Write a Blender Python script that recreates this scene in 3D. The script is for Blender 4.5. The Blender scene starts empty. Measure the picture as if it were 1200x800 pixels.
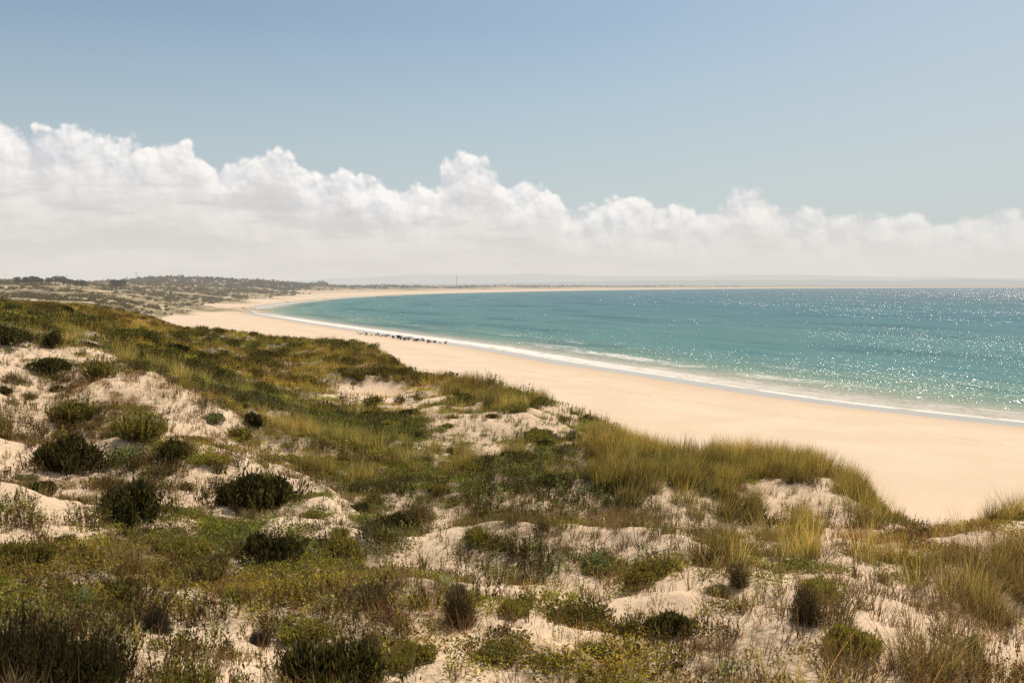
import bpy, math, random
import numpy as np
from mathutils import Vector, Matrix
rng = np.random.default_rng(7)
random.seed(7)
sc = bpy.context.scene
COL = sc.collection
R = math.radians

# ------------------------------------------------------------------ camera
H = 13.0
F = 1167.0                        # focal length in pixels of the 1200 px wide photo (35 mm)
HOR = 334.0
P = math.atan((400.0 - HOR) / F)
cam = bpy.data.cameras.new('camera'); camo = bpy.data.objects.new('camera', cam); COL.objects.link(camo)
cam.sensor_width = 36.0; cam.lens = 36.0 * F / 1200.0
cam.clip_start = 0.1; cam.clip_end = 80000
camo.location = (0, 0, H); camo.rotation_euler = (math.pi / 2 - P, 0, 0)
sc.camera = camo
cP, sP = math.cos(P), math.sin(P)

def ray(px, py):
    a = px - 600.0; b = 400.0 - py
    return a, F * cP + b * sP, -F * sP + b * cP
def at_d(px, py, d):
    a, c, e = ray(px, py)
    return a * d / c, d, H + e * d / c
def at_z(px, py, z=0.0):
    a, c, e = ray(px, py)
    k = (z - H) / e
    return a * k, c * k
def proj(x, y, z):
    dz = z - H
    f = y * cP - dz * sP
    u = y * sP + dz * cP
    f = np.maximum(f, 0.01)
    return 600 + F * x / f, 400 - F * u / f

# ------------------------------------------------------------------ noise
def _hash(ix, iy, seed):
    h = (ix.astype(np.int64) * 374761393 + iy.astype(np.int64) * 668265263 + seed * 974634777) & 0x7fffffff
    h = (h ^ (h >> 13)) * 1274126177 & 0x7fffffff
    h = (h ^ (h >> 16)) & 0xffff
    return h / 65535.0
def vnoise(x, y, seed=0):
    ix = np.floor(x); iy = np.floor(y); fx = x - ix; fy = y - iy
    fx = fx * fx * fx * (fx * (fx * 6 - 15) + 10); fy = fy * fy * fy * (fy * (fy * 6 - 15) + 10)
    a = _hash(ix, iy, seed); b = _hash(ix + 1, iy, seed); c = _hash(ix, iy + 1, seed); d = _hash(ix + 1, iy + 1, seed)
    return a + (b - a) * fx + (c - a) * fy + (a - b - c + d) * fx * fy
def fbm(x, y, seed=0, oct=4, gain=0.5):
    s = 0; amp = 1; tot = 0
    for o in range(oct):
        ca, sa = math.cos(o * 1.1), math.sin(o * 1.1)
        f = 2.03 ** o
        s = s + amp * vnoise((x * ca - y * sa) * f + 17.3 * o, (x * sa + y * ca) * f - 9.1 * o, seed + o)
        tot += amp; amp *= gain
    return s / tot
def sstep(a, b, x):
    t = np.clip((x - a) / (b - a), 0, 1)
    return t * t * (3 - 2 * t)

# ------------------------------------------------------------------ shoreline
SH = [(1300, 506), (1200, 494.5), (1133, 487.5), (1067, 480.5), (1000, 473), (933, 464), (867, 454), (800, 443.5), (733, 433.5), (667, 424),
      (600, 412), (560, 405.5), (500, 397.5), (433, 388), (400, 383.2), (360, 377.3), (325, 371.8), (303, 368), (294, 364.8), (300, 361.3), (320, 357.5),
      (350, 353.6), (400, 349), (450, 346.2), (500, 344.3), (560, 342.8), (620, 341.5), (700, 340), (800, 338.8), (900, 338.0),
      (1000, 337.5), (1200, 336.9), (1500, 336.6)]
shore = [(150, -3000), (105, -200), (84, 0), (72, 50)] + [at_z(px, py) for px, py in SH] + [(9500, 7600), (30000, 9000)]
def _dense(pts):
    pts = np.array(pts, float)
    for _ in range(2):                                   # corner cutting
        q = np.empty((2 * len(pts) - 2, 2))
        q[0::2] = pts[:-1] * .75 + pts[1:] * .25; q[1::2] = pts[:-1] * .25 + pts[1:] * .75
        pts = np.vstack([pts[:1], q, pts[-1:]])
    return pts
SHP = _dense(shore)
SHT = np.concatenate([[0], np.cumsum(np.hypot(*np.diff(SHP, axis=0).T))])
POLY = np.vstack([SHP, [(30000, -3000)]])
def shore_coords(x, y):
    best = np.full(x.shape, 1e18); t = np.zeros(x.shape)
    for i in range(len(SHP) - 1):
        ax, ay = SHP[i]; bx, by = SHP[i + 1]
        dx, dy = bx - ax, by - ay; L2 = dx * dx + dy * dy
        k = np.clip(((x - ax) * dx + (y - ay) * dy) / L2, 0, 1)
        d2 = (x - ax - k * dx) ** 2 + (y - ay - k * dy) ** 2
        m = d2 < best
        best[m] = d2[m]; t[m] = SHT[i] + k[m] * math.sqrt(L2)
    inside = np.zeros(x.shape, bool)
    n = len(POLY)
    for i in range(n):
        ax, ay = POLY[i]; bx, by = POLY[(i + 1) % n]
        if ay == by: continue
        c = ((ay > y) != (by > y)) & (x < (bx - ax) * (y - ay) / (by - ay) + ax)
        inside ^= c
    s = np.sqrt(best)
    return np.where(inside, -s, s), t

# ------------------------------------------------------------------ dunes: control points (px, py, depth)
CP = [(0, 800, 8), (200, 800, 9.5), (400, 800, 11), (600, 800, 12.5), (800, 800, 13.5), (1000, 800, 14), (1200, 800, 14),
      (0, 700, 13), (200, 700, 14.5), (400, 700, 16), (600, 700, 17), (800, 700, 18), (1000, 700, 18.5), (1200, 700, 18.5),
      (0, 630, 18), (200, 640, 20), (400, 640, 22), (600, 640, 22), (720, 640, 23), (800, 650, 22), (1000, 650, 22), (1200, 640, 22),
      (0, 560, 25), (150, 560, 28), (300, 580, 27), (400, 600, 27), (500, 600, 28), (600, 588, 27.5), (720, 590, 27), (730, 586, 29), (660, 585, 30), (800, 600, 27),
      (450, 560, 38), (550, 552, 40), (600, 520, 46), (500, 500, 52), (400, 480, 60), (330, 450, 75), (280, 425, 95),
      (430, 590, 31), (350, 548, 35), (300, 518, 38), (250, 483, 42), (200, 452, 46), (150, 427, 50), (110, 408, 52), (60, 397, 55), (0, 385, 52),
      (100, 500, 38), (200, 520, 34), (50, 450, 44), (0, 480, 38), (250, 560, 29),
      (100, 377, 110), (200, 405, 85), (150, 391, 95), (245, 427, 75), (50, 371, 120), (0, 365, 120),
      (80, 367, 135), (150, 387, 112), (200, 403, 98), (130, 385, 135),
      (200, 383, 215), (165, 368, 245), (140, 363, 260), (100, 358, 260), (0, 356, 220), (50, 358, 240), (0, 344, 400), (60, 346, 420), (110, 348, 420), (250, 392, 165), (300, 402, 150), (350, 405, 142),
      (170, 366, 330), (200, 384, 232), (250, 395, 190), (300, 400, 162), (350, 405, 146), (400, 408, 134), (440, 418, 115), (480, 434, 96), (520, 443, 82),
      (560, 445, 74), (600, 461, 66), (640, 484, 61), (700, 502, 56), (750, 516, 50), (800, 528, 46), (870, 534, 43), (930, 540, 41), (1000, 567, 38), (1050, 597, 35), (1100, 605, 33), (1200, 606, 32),
      (560, 476, 64), (450, 462, 80), (450, 485, 62), (530, 495, 56), (900, 585, 33), (950, 602, 30), (1000, 620, 27), (1100, 640, 24), (850, 562, 36), (650, 540, 41), (700, 532, 43), (650, 510, 49),
      (185, 354, 525), (110, 338, 620), (0, 333, 600), (40, 333, 580), (75, 334, 600), (230, 349, 700), (150, 340, 700), (50, 334.5, 750), (0, 331.5, 800),
      (280, 346, 900), (220, 338, 900), (100, 333, 900), (340, 343, 1200), (280, 337, 1200), (200, 331, 1200), (100, 331, 1200), (0, 330, 1200)]
CREST = [(200, 384, 232), (250, 395, 190), (300, 400, 162), (350, 405, 146), (400, 408, 134), (440, 418, 115), (480, 434, 96), (520, 443, 82), (560, 445, 74), (600, 461, 66), (640, 484, 61),
         (700, 502, 56), (750, 516, 50), (800, 528, 46), (870, 534, 43), (930, 540, 41), (1000, 567, 38), (1050, 597, 35), (1100, 605, 33), (1200, 606, 32)]
pts = []
for px, py, d in CP:
    pts.append(at_d(px, py, d))
for px, py, d in CREST:
    x, y, z = at_d(px, py, d)
    pts.append((x * 1.16, y * 1.16, z - 2.0)); pts.append((x * 1.34, y * 1.34, 0.2))
for px, py in [(400, 365), (600, 350), (700, 380), (1000, 360), (1000, 420), (800, 400), (1200, 450), (1200, 350), (500, 372), (800, 480), (1100, 520)]:
    x, y = at_z(px, py); pts.append((x, y, -1.5))
for th in (-60, -35, -15, 5, 25, 45, 60):
    pts.append((3.5 * math.sin(R(th)), 3.5 * math.cos(R(th)), 11.0 if th > -30 else 11.3))
    pts.append((6 * math.sin(R(th)), 6 * math.cos(R(th)), 10.0 if th > -30 else 10.8))
for th, r_, z in [(-50, 20, 9.5), (-50, 60, 11), (-50, 200, 13), (-50, 600, 15), (45, 14, 8), (45, 30, 5.5), (45, 42, 1.5), (45, 80, -1), (40, 300, -2), (45, 1500, -2), (-50, 1500, 16)]:
    pts.append((r_ * math.sin(R(th)), r_ * math.cos(R(th)), z))
pts = np.array(pts)
VS = 0.25
def fan(x, y):
    r = np.hypot(x, y); th = np.arctan2(x, y)
    return np.clip(th, -0.95, 0.85), np.log(np.clip(r, 3.0, 1600.0)) * VS
def _tps(r2): return np.where(r2 > 1e-12, 0.5 * r2 * np.log(np.maximum(r2, 1e-12)), 0.0)
_cu, _cv = fan(pts[:, 0], pts[:, 1])
n = len(pts)
A = np.zeros((n + 3, n + 3))
A[:n, :n] = _tps((_cu[:, None] - _cu[None]) ** 2 + (_cv[:, None] - _cv[None]) ** 2) + np.eye(n) * 2e-4
A[:n, n] = 1; A[:n, n + 1] = _cu; A[:n, n + 2] = _cv; A[n, :n] = 1; A[n + 1, :n] = _cu; A[n + 2, :n] = _cv
W = np.linalg.solve(A, np.concatenate([pts[:, 2], [0, 0, 0]]))
def dune_z(x, y):
    u, v = fan(x, y); out = np.empty(u.shape)
    uf, vf, of = u.ravel(), v.ravel(), out.ravel()
    for i in range(0, uf.size, 60000):
        a = uf[i:i + 60000]; b = vf[i:i + 60000]
        of[i:i + 60000] = _tps((a[:, None] - _cu) ** 2 + (b[:, None] - _cv) ** 2) @ W[:n] + W[n] + W[n + 1] * a + W[n + 2] * b
    return of.reshape(u.shape)
def beach_z(s):
    return np.where(s > 0, 1.5 * (1 - np.exp(-s / 28.0)) + 0.006 * np.minimum(s, 160), s * 0.05)
def gauss(x, y, cx, cy, sx, sy, h):
    return h * np.exp(-((x - cx) / sx) ** 2 - ((y - cy) / sy) ** 2)
def terrain(x, y, full=False):
    s, t = shore_coords(x, y)
    r = np.hypot(x, y)
    b = beach_z(s)
    d = dune_z(x, y)
    near = 1 - sstep(90, 300, r)
    hum = (fbm(x / 5.5, y / 5.5, 3, 3) - .5) * 1.25 + (1 - np.abs(2 * fbm(x / 9.5, y / 9.5, 15, 2) - 1) - .8) * 1.1 * sstep(10, 24, r) + (fbm(x / 1.4, y / 1.4, 11, 3) - .5) * 0.34 + (fbm(x / .35, y / .35, 21, 2) - .5) * 0.05
    farn = (fbm(x / 60, y / 60, 31, 4) - .5) * 5.0 + (fbm(x / 14, y / 14, 33, 3) - .5) * 2.2
    d = d + (fbm(x / 13, y / 13, 5, 3) - .5) * 2.0 * sstep(30, 80, r) * near + hum * near + farn * sstep(130, 500, r)
    fade = 1 - sstep(1100, 1700, r)
    dm = d * fade - 3 * (1 - fade)
    inl = sstep(70, 190, s) * sstep(600, 1300, r)
    fz = b + inl * (4.5 + (fbm(x / 180, y / 180, 41, 4) - .5) * 9 + (fbm(x / 40, y / 40, 43, 3) - .5) * 4)
    hx, hy, _ = at_d(225, 330, 1450)
    fz = fz + gauss(x, y, hx, hy, 75, 260, 11.5) * inl + gauss(x, y, hx - 90, hy, 70, 260, 6.5) * inl + gauss(x, y, hx + 90, hy + 60, 60, 260, 4) * inl
    base = np.maximum(b, fz)
    k = 0.35
    h = np.clip(0.5 + 0.5 * (dm - base) / k, 0, 1)
    z = base * (1 - h) + dm * h + k * h * (1 - h)
    if full:
        dune = np.maximum(h, inl)
        return z, s, t, dune
    return z

def hit(px, py):
    a, c, e = ray(px, py)
    lo, hi, n_ = 5.0, 1500.0, 700
    for _ in range(2):
        d = np.exp(np.linspace(math.log(lo), math.log(hi), n_))
        x = a * d / c; z = H + e * d / c
        tz = terrain(x, d)
        w = np.nonzero(tz >= z)[0]
        i = w[0] if len(w) else len(d) - 1
        lo, hi, n_ = d[max(i - 1, 0)], d[i] * 1.0001, 12
    return x[i], d[i], float(tz[i])
def tz1(x, y): return float(terrain(np.array([float(x)]), np.array([float(y)]))[0])

# ------------------------------------------------------------------ object helpers
def mesh_np(name, v, f, col=None, attrs=None, smooth=False):
    """f : (m, 3) or (m, 4) index array"""
    me = bpy.data.meshes.new(name)
    v = np.asarray(v, np.float32); f = np.asarray(f, np.int32); k = f.shape[1]
    me.vertices.add(len(v)); me.vertices.foreach_set('co', v.ravel())
    me.loops.add(f.size); me.loops.foreach_set('vertex_index', f.ravel())
    me.polygons.add(len(f)); me.polygons.foreach_set('loop_start', np.arange(0, f.size, k, dtype=np.int32))
    if smooth: me.polygons.foreach_set('use_smooth', np.ones(len(f), bool))
    me.update(calc_edges=True)
    if col is not None:
        a = me.attributes.new('col', 'FLOAT_COLOR', 'POINT')
        c = np.ones((len(v), 4), np.float32); c[:, :3] = col
        a.data.foreach_set('color', c.ravel())
    for nm, arr in (attrs or {}).items():
        a = me.attributes.new(nm, 'FLOAT', 'POINT'); a.data.foreach_set('value', np.asarray(arr, np.float32))
    return me
def link(name, me, mat=None, parent=None):
    o = bpy.data.objects.new(name, me); COL.objects.link(o)
    if mat and len(me.materials) == 0: me.materials.append(mat)
    if parent: o.parent = parent
    return o
def tag(o, label=None, cat=None, group=None, kind=None):
    if label: o['label'] = label
    if cat: o['category'] = cat
    if group: o['group'] = group
    if kind: o['kind'] = kind
    return o
def empty(name, loc, rz=0.0, sc_=1.0):
    o = bpy.data.objects.new(name, None); COL.objects.link(o)
    o.location = loc; o.rotation_euler = (0, 0, rz); o.scale = (sc_,) * 3 if not isinstance(sc_, tuple) else sc_
    o.empty_display_size = .1
    return o

# ------------------------------------------------------------------ node helpers
class NT:
    def __init__(self, tree): self.t = tree; tree.nodes.clear()
    def n(self, typ, **kw):
        nd = self.t.nodes.new('ShaderNode' + typ)
        for k, v in kw.items(): setattr(nd, k, v)
        return nd
    def put(self, sock, v):
        if isinstance(v, bpy.types.NodeSocket): self.t.links.new(v, sock)
        elif v is not None:
            if isinstance(v, (tuple, list)) and sock.type == 'RGBA' and len(v) == 3: v = (*v, 1)
            sock.default_value = v
    def m(self, op, a, b=None, c=None, clamp=False):
        nd = self.n('Math', operation=op, use_clamp=clamp)
        for i, v in enumerate((a, b, c)):
            if v is not None: self.put(nd.inputs[i], v)
        return nd.outputs[0]
    def vm(self, op, a, b=None):
        nd = self.n('VectorMath', operation=op)
        self.put(nd.inputs[0], a)
        if b is not None: self.put(nd.inputs[1] if op != 'SCALE' else nd.inputs[3], b)
        return nd.outputs['Value'] if op in ('LENGTH', 'DOT_PRODUCT') else nd.outputs[0]
    def mix(self, f, a, b, blend='MIX'):
        nd = self.n('Mix', data_type='RGBA', blend_type=blend); nd.clamp_factor = True
        self.put(nd.inputs[0], f); self.put(nd.inputs[6], a); self.put(nd.inputs[7], b)
        return nd.outputs[2]
    def rng(self, v, a, b, c=0.0, d=1.0, smooth=True):
        nd = self.n('MapRange', interpolation_type='SMOOTHSTEP' if smooth else 'LINEAR'); nd.clamp = True
        for i, x in enumerate((v, a, b, c, d)): self.put(nd.inputs[i], x)
        return nd.outputs[0]
    def noise(self, vec, scale, detail=3.0, rough=.5, dist=0.0, out=0, dim='3D'):
        nd = self.n('TexNoise', noise_dimensions=dim)
        self.put(nd.inputs['Vector'], vec); self.put(nd.inputs['Scale'], scale); self.put(nd.inputs['Detail'], detail)
        self.put(nd.inputs['Roughness'], rough); self.put(nd.inputs['Distortion'], dist)
        return nd.outputs[out]
    def attr(self, name, out='Fac'): return self.n('Attribute', attribute_name=name).outputs[out]
    def xyz(self, x, y, z):
        nd = self.n('CombineXYZ')
        for i, v in enumerate((x, y, z)): self.put(nd.inputs[i], v)
        return nd.outputs[0]
    def sep(self, v):
        nd = self.n('SeparateXYZ'); self.put(nd.inputs[0], v); return nd.outputs
    def pos(self): return self.n('NewGeometry').outputs['Position']
    def bsdf(self, col, rough=.8, spec=.3, normal=None, **kw):
        nd = self.n('BsdfPrincipled')
        self.put(nd.inputs['Base Color'], col); self.put(nd.inputs['Roughness'], rough); self.put(nd.inputs['Specular IOR Level'], spec)
        if normal is not None: self.put(nd.inputs['Normal'], normal)
        for k, v in kw.items(): self.put(nd.inputs[k], v)
        return nd.outputs[0]
    def bump(self, h, strength=.3, dist=.05):
        nd = self.n('Bump'); self.put(nd.inputs['Height'], h); self.put(nd.inputs['Strength'], strength); self.put(nd.inputs['Distance'], dist)
        return nd.outputs[0]
    def mixs(self, f, a, b):
        nd = self.n('MixShader'); self.put(nd.inputs[0], f); self.t.links.new(a, nd.inputs[1]); self.t.links.new(b, nd.inputs[2]); return nd.outputs[0]
    def out(self, s): self.t.links.new(s, self.n('OutputMaterial').outputs and self.t.nodes[-1].inputs['Surface'] if False else self._o().inputs['Surface'])
    def _o(self): return self.n('OutputMaterial')

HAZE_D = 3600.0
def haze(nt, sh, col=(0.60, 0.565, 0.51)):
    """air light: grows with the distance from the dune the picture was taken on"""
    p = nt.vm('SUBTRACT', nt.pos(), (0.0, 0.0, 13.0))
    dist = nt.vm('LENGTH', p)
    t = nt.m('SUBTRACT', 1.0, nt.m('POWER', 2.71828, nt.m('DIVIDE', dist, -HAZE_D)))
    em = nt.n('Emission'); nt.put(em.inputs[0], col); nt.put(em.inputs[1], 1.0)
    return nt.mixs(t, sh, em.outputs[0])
def new_mat(name):
    m = bpy.data.materials.new(name); m.use_nodes = True
    m.cycles.emission_sampling = 'NONE'
    return m, NT(m.node_tree)

def plant_mat(name, transl=.35, rough=.65, hz=False, var=.25, gain=1.0):
    m, t = new_mat(name)
    c = t.attr('col', 'Color')
    rnd = t.n('ObjectInfo').outputs['Random']
    hsv = t.n('HueSaturation')
    t.put(hsv.inputs['Hue'], t.rng(rnd, 0, 1, .49, .51, False)); t.put(hsv.inputs['Saturation'], 1.0)
    t.put(hsv.inputs['Value'], t.rng(rnd, 0, 1, (1 - var) * gain, (1 + var) * gain, False)); t.put(hsv.inputs['Color'], c)
    c = hsv.outputs[0]
    b = t.bsdf(c, rough, .25)
    tr = t.n('BsdfTranslucent'); t.put(tr.inputs[0], t.mix(1.0, c, (1.25, 1.25, .8), 'MULTIPLY'))
    s = t.mixs(transl, b, tr.outputs[0])
    if hz: s = haze(t, s)
    t.out(s)
    return m
def flat_mat(name, col, rough=.7, hz=False, noise=.2, nscale=6.0):
    m, t = new_mat(name)
    tc = t.n('TexCoord').outputs['Object']
    f = t.noise(tc, nscale, 3)
    c = t.mix(f, tuple(x * (1 - noise) for x in col), tuple(min(1, x * (1 + noise)) for x in col))
    s = t.bsdf(c, rough, .3)
    if hz: s = haze(t, s)
    t.out(s)
    return m

# ------------------------------------------------------------------ ground material
def sand_nodes(t, beach):
    p = t.pos()
    n1 = t.noise(p, .15, 4); n2 = t.noise(p, 2.2, 5, .6); n3 = t.noise(p, 26.0, 3, .6)
    c = t.mix(t.rng(n1, .35, .65), (.60, .46, .335), (.65, .505, .37))
    c = t.mix(t.m('MULTIPLY', t.rng(n2, .4, .75), .22), c, (.52, .385, .26))
    return p, c, n1, n2, n3
M = {}
m, t = new_mat('dune_sand'); M['dune'] = m
p, c, n1, n2, n3 = sand_nodes(t, False)
c = t.mix(1.0, c, (1.0, .97, .92), 'MULTIPLY')
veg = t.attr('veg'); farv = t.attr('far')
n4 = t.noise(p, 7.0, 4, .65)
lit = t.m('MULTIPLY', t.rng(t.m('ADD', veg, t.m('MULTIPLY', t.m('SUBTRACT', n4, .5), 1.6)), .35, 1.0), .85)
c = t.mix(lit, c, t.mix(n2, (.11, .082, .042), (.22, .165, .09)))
speck = t.m('MULTIPLY', t.rng(t.noise(p, 16.0, 3, .7), .60, .68), t.rng(n1, .4, .6, .12, .45))
c = t.mix(speck, c, (.12, .085, .05))
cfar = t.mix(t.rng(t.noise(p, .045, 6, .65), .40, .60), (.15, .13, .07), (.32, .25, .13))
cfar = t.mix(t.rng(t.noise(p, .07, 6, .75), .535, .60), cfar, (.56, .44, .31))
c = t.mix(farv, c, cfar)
hh = t.m('ADD', t.m('MULTIPLY', n2, 1.0), t.m('ADD', t.m('MULTIPLY', n3, .16), t.m('MULTIPLY', n4, .45)))
s = t.bsdf(c, .92, .12, t.bump(hh, .75, .11))
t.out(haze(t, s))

m, t = new_mat('beach_sand'); M['beach'] = m
p, c, n1, n2, n3 = sand_nodes(t, True)
c = t.mix(1.0, c, (1.0, 1.015, 1.03), 'MULTIPLY')
sS = t.attr('s'); tT = t.attr('t')
along = t.noise(t.xyz(t.m('MULTIPLY', tT, .03), t.m('MULTIPLY', sS, .12), 0.0), 1.0, 4)
c = t.mix(t.m('MULTIPLY', t.rng(along, .42, .66), .6), c, (.60, .45, .315))
wrk = t.m('MULTIPLY', t.rng(t.m('ABSOLUTE', t.m('ADD', t.m('SUBTRACT', sS, 19.0), t.m('MULTIPLY', t.m('SUBTRACT', t.noise(t.xyz(t.m('MULTIPLY', tT, .05), 5.0, 0.0), 1.0, 4), .5), 9.0))), 0.0, .8, 1.0, 0.0), t.rng(t.noise(p, 1.7, 4, .7), .5, .62))
c = t.mix(t.m('MULTIPLY', wrk, .5), c, (.30, .22, .14))
edge = t.m('ADD', sS, t.m('MULTIPLY', t.m('SUBTRACT', t.noise(t.xyz(t.m('MULTIPLY', tT, .035), 0.0, 0.0), 1.0, 3), .5), 3.5))
damp = t.rng(edge, 5.5, 15.0, 1.0, 0.0)
c = t.mix(t.m('MULTIPLY', damp, .45), c, (.46, .32, .20))
wet = t.rng(edge, 4.2, 7.2, 1.0, 0.0)
c = t.mix(wet, c, (.36, .30, .245))
rough = t.rng(wet, 0, 1, .9, .16)
hh = t.m('ADD', t.m('MULTIPLY', n2, .6), t.m('MULTIPLY', n3, .1))
s = t.bsdf(c, rough, t.rng(wet, 0, 1, .12, .6), t.bump(hh, t.rng(wet, 0, 1, .12, .02), .05))
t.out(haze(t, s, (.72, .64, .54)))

# ------------------------------------------------------------------ ground mesh (polar grid: fine near, coarse far)
th = np.concatenate([np.linspace(-180, -60, 14)[:-1], np.linspace(-60, -33, 45)[:-1], np.linspace(-33, 33, 840), np.linspace(33, 60, 45)[1:], np.linspace(60, 180, 14)[1:]])
rr = np.concatenate([np.exp(np.linspace(math.log(.8), math.log(7), 50))[:-1], np.exp(np.linspace(math.log(7), math.log(120), 520))[:-1],
                     np.exp(np.linspace(math.log(120), math.log(14000), 430))])
TH, RR = np.meshgrid(np.radians(th), rr, indexing='ij')
GX = RR * np.sin(TH); GY = RR * np.cos(TH)
GZ, GS, GT, GD = terrain(GX, GY, True)

# vegetation look-up: (px, py, cover, marram, mat, dry)
VG = np.array([
 (150,412,.97,.4,.3,.1),(240,450,.97,.4,.4,.1),(285,475,.97,.4,.4,.1),(330,508,.97,.4,.4,.1),(385,548,.97,.3,.5,.1),(440,572,.97,.3,.5,.1),(200,480,.18,0,.1,.3),(245,508,.15,0,.1,.3),(295,540,.18,0,.2,.3),(345,568,.22,0,.2,.3),(400,592,.3,0,.3,.3),(160,452,.22,0,.1,.3),(380,440,.95,.3,.5,.1),(420,485,.97,.2,.7,.0),(600,540,.97,.5,.4,.0),(650,560,.9,.6,.3,.1),
 (50,350,.9,.25,.15,.2),(150,370,.9,.45,.2,.2),(200,362,.7,.5,.3,.2),(280,402,.95,.5,.3,.1),(350,412,.95,.6,.2,.1),(420,420,.95,.6,.1,.1),(100,390,.9,.45,.2,.2),(30,380,.85,.1,.2,.1),(200,420,.95,.5,.4,.1),
 (350,460,.97,.35,.5,.1),(450,505,.97,.2,.7,.1),(400,530,.95,.2,.6,.1),(550,545,.95,.35,.5,.1),(600,572,.85,.4,.4,.2),(480,560,.9,.2,.6,.1),(300,430,.97,.4,.5,.1),
 (480,435,.95,.85,.0,.1),(560,455,.97,.95,0,0),(600,472,.95,.95,0,0),(640,492,.3,.5,.2,0),(440,425,.95,.8,0,.1),
 (450,465,.25,.2,.4,.2),(410,462,.3,.2,.4,.2),(500,472,.3,.2,.4,.2),(540,488,.4,.2,.5,.2),(600,500,.35,.1,.6,.2),(530,520,.5,.1,.7,.1),(580,525,.3,.1,.5,.1),(640,520,.6,.4,.5,0),
 (700,525,.9,.7,.2,0),(760,540,.97,.9,.1,0),(850,535,.97,.9,.1,0),(950,545,.97,.95,0,0),(1020,572,.95,.95,0,0),(740,570,.97,.95,0,0),(900,585,.2,.3,.1,.3),(960,576,.15,.3,.2,.1),(860,602,.5,.4,.1,.4),(1050,600,.5,.7,.2,.1),(1130,607,.28,.35,.4,.1),(1190,603,.28,.45,.3,.1),
 (800,580,.35,.4,.1,.2),(820,560,.8,.8,.1,.1),
 (720,605,.3,.15,.0,.8),(740,630,.25,.15,0,.8),(690,595,.4,.2,0,.8),(620,588,.45,.1,0,.8),(620,630,.75,.1,.1,.7),(640,605,.7,.1,0,.9),(560,640,.8,.1,.3,.4),(620,665,.8,.1,.4,.4),(720,662,.7,0,.6,.2),(790,655,.6,0,.5,.2),(800,625,.4,.2,.1,.5),
 (900,640,.4,.2,.1,.6),(1000,640,.35,.2,.2,.4),(1080,640,.4,.2,.3,.3),(1080,615,.35,.3,.3,.3),(1150,625,.4,.3,.3,.3),(1160,650,.75,.6,0,.5),(950,680,.3,.1,.2,.3),(1020,700,.3,.2,.1,.4),(1130,720,.35,.3,0,.5),(1150,780,.25,.2,.1,.4),(850,660,.6,.3,.2,.3),(1060,750,.3,.3,.1,.4),
 (700,703,.12,0,.2,.2),(800,692,.25,0,.2,.2),(620,700,.3,0,.3,.2),(650,735,.35,0,.3,.2),(750,740,.6,0,.4,.2),(850,720,.45,.1,.2,.3),(880,765,.75,.2,.2,.5),(700,780,.9,0,.8,.1),(600,770,.85,0,.5,.3),(560,795,.5,0,.4,.2),(940,720,.6,.1,.2,.5),
 (60,440,.5,0,.2,.2),(110,415,.12,0,.1,.1),(200,462,.35,0,.1,.3),(260,495,.2,0,.1,.3),(320,545,.3,0,.2,.2),(380,575,.35,0,.3,.2),(150,480,.7,0,.2,.2),(100,500,.75,0,.2,.2),(40,500,.5,0,.2,.2),(20,540,.25,0,.2,.2),(200,540,.65,0,.3,.2),(120,560,.45,0,.2,.2),(60,590,.3,0,.2,.2),(200,590,.5,0,.3,.2),(330,605,.35,0,.3,.2),(400,612,.45,0,.4,.2),(450,585,.5,0,.4,.2),(20,425,.3,0,.2,.1),(230,575,.4,0,.2,.2),(30,620,.5,0,.3,.2),
 (440,640,.85,0,.5,.3),(350,660,.7,0,.4,.3),(250,640,.7,0,.3,.4),(150,660,.85,.1,.4,.3),(50,655,.9,0,.7,.1),(50,700,.85,0,.5,.3),(200,690,.75,0,.6,.2),(300,700,.8,.1,.5,.3),(400,700,.85,0,.4,.5),(505,630,.15,0,.2,.2),(490,660,.3,0,.2,.2),(480,690,.85,0,.4,.4),(280,765,.3,.1,.3,.2),(350,735,.75,0,.7,.1),(450,760,.8,0,.5,.2),(100,760,.9,0,.2,.3),(520,720,.8,0,.4,.3),(520,757,.35,0,.3,.2),(330,785,.3,0,.3,.1),(200,750,.6,.1,.2,.4)], float)
def veg_at(px, py):
    out = np.zeros((4,) + px.shape); w = np.zeros(px.shape)
    for q in VG:
        sx = 45
        sy = 20 if q[1] > 480 else 12
        k = 1.0 / (((px - q[0]) / sx) ** 2 + ((py - q[1]) / sy) ** 2 + .03) ** 2
        for i in range(4): out[i] += k * q[2 + i]
        w += k
    return out / w
gpx, gpy = proj(GX, GY, GZ)
inview = (GY > 5) & (RR < 200) & (GD > .02)
VEGC = np.full(GX.shape, .55)
vv = veg_at(gpx[inview], gpy[inview]); VEGC[inview] = vv[0]
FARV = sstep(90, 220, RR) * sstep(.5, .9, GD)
nT, nR = GX.shape
idx = np.arange(nT * nR).reshape(nT, nR)
quad = np.stack([idx[:-1, :-1], idx[1:, :-1], idx[1:, 1:], idx[:-1, 1:]], -1).reshape(-1, 4)[:, ::-1]
allv = np.stack([GX, GY, GZ], -1).reshape(-1, 3)
land = (GS.ravel()[quad] > -25).any(1)
isdune = (GD.ravel()[quad].mean(1) > .12)
def submesh(name, mask, mat, label):
    q = quad[mask]; u, inv = np.unique(q, return_inverse=True)
    me = mesh_np(name, allv[u], inv.reshape(-1, 4), None,
                 {'s': GS.ravel()[u], 't': GT.ravel()[u], 'veg': VEGC.ravel()[u], 'far': FARV.ravel()[u]}, True)
    return tag(link(name, me, mat), label, None, None, 'structure')
submesh('dune_ground', land & isdune, M['dune'], 'pale sandy dune ground rising to the left of the beach')
submesh('beach', land & ~isdune, M['beach'], 'wide smooth peach coloured sand beach curving along the bay')

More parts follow.
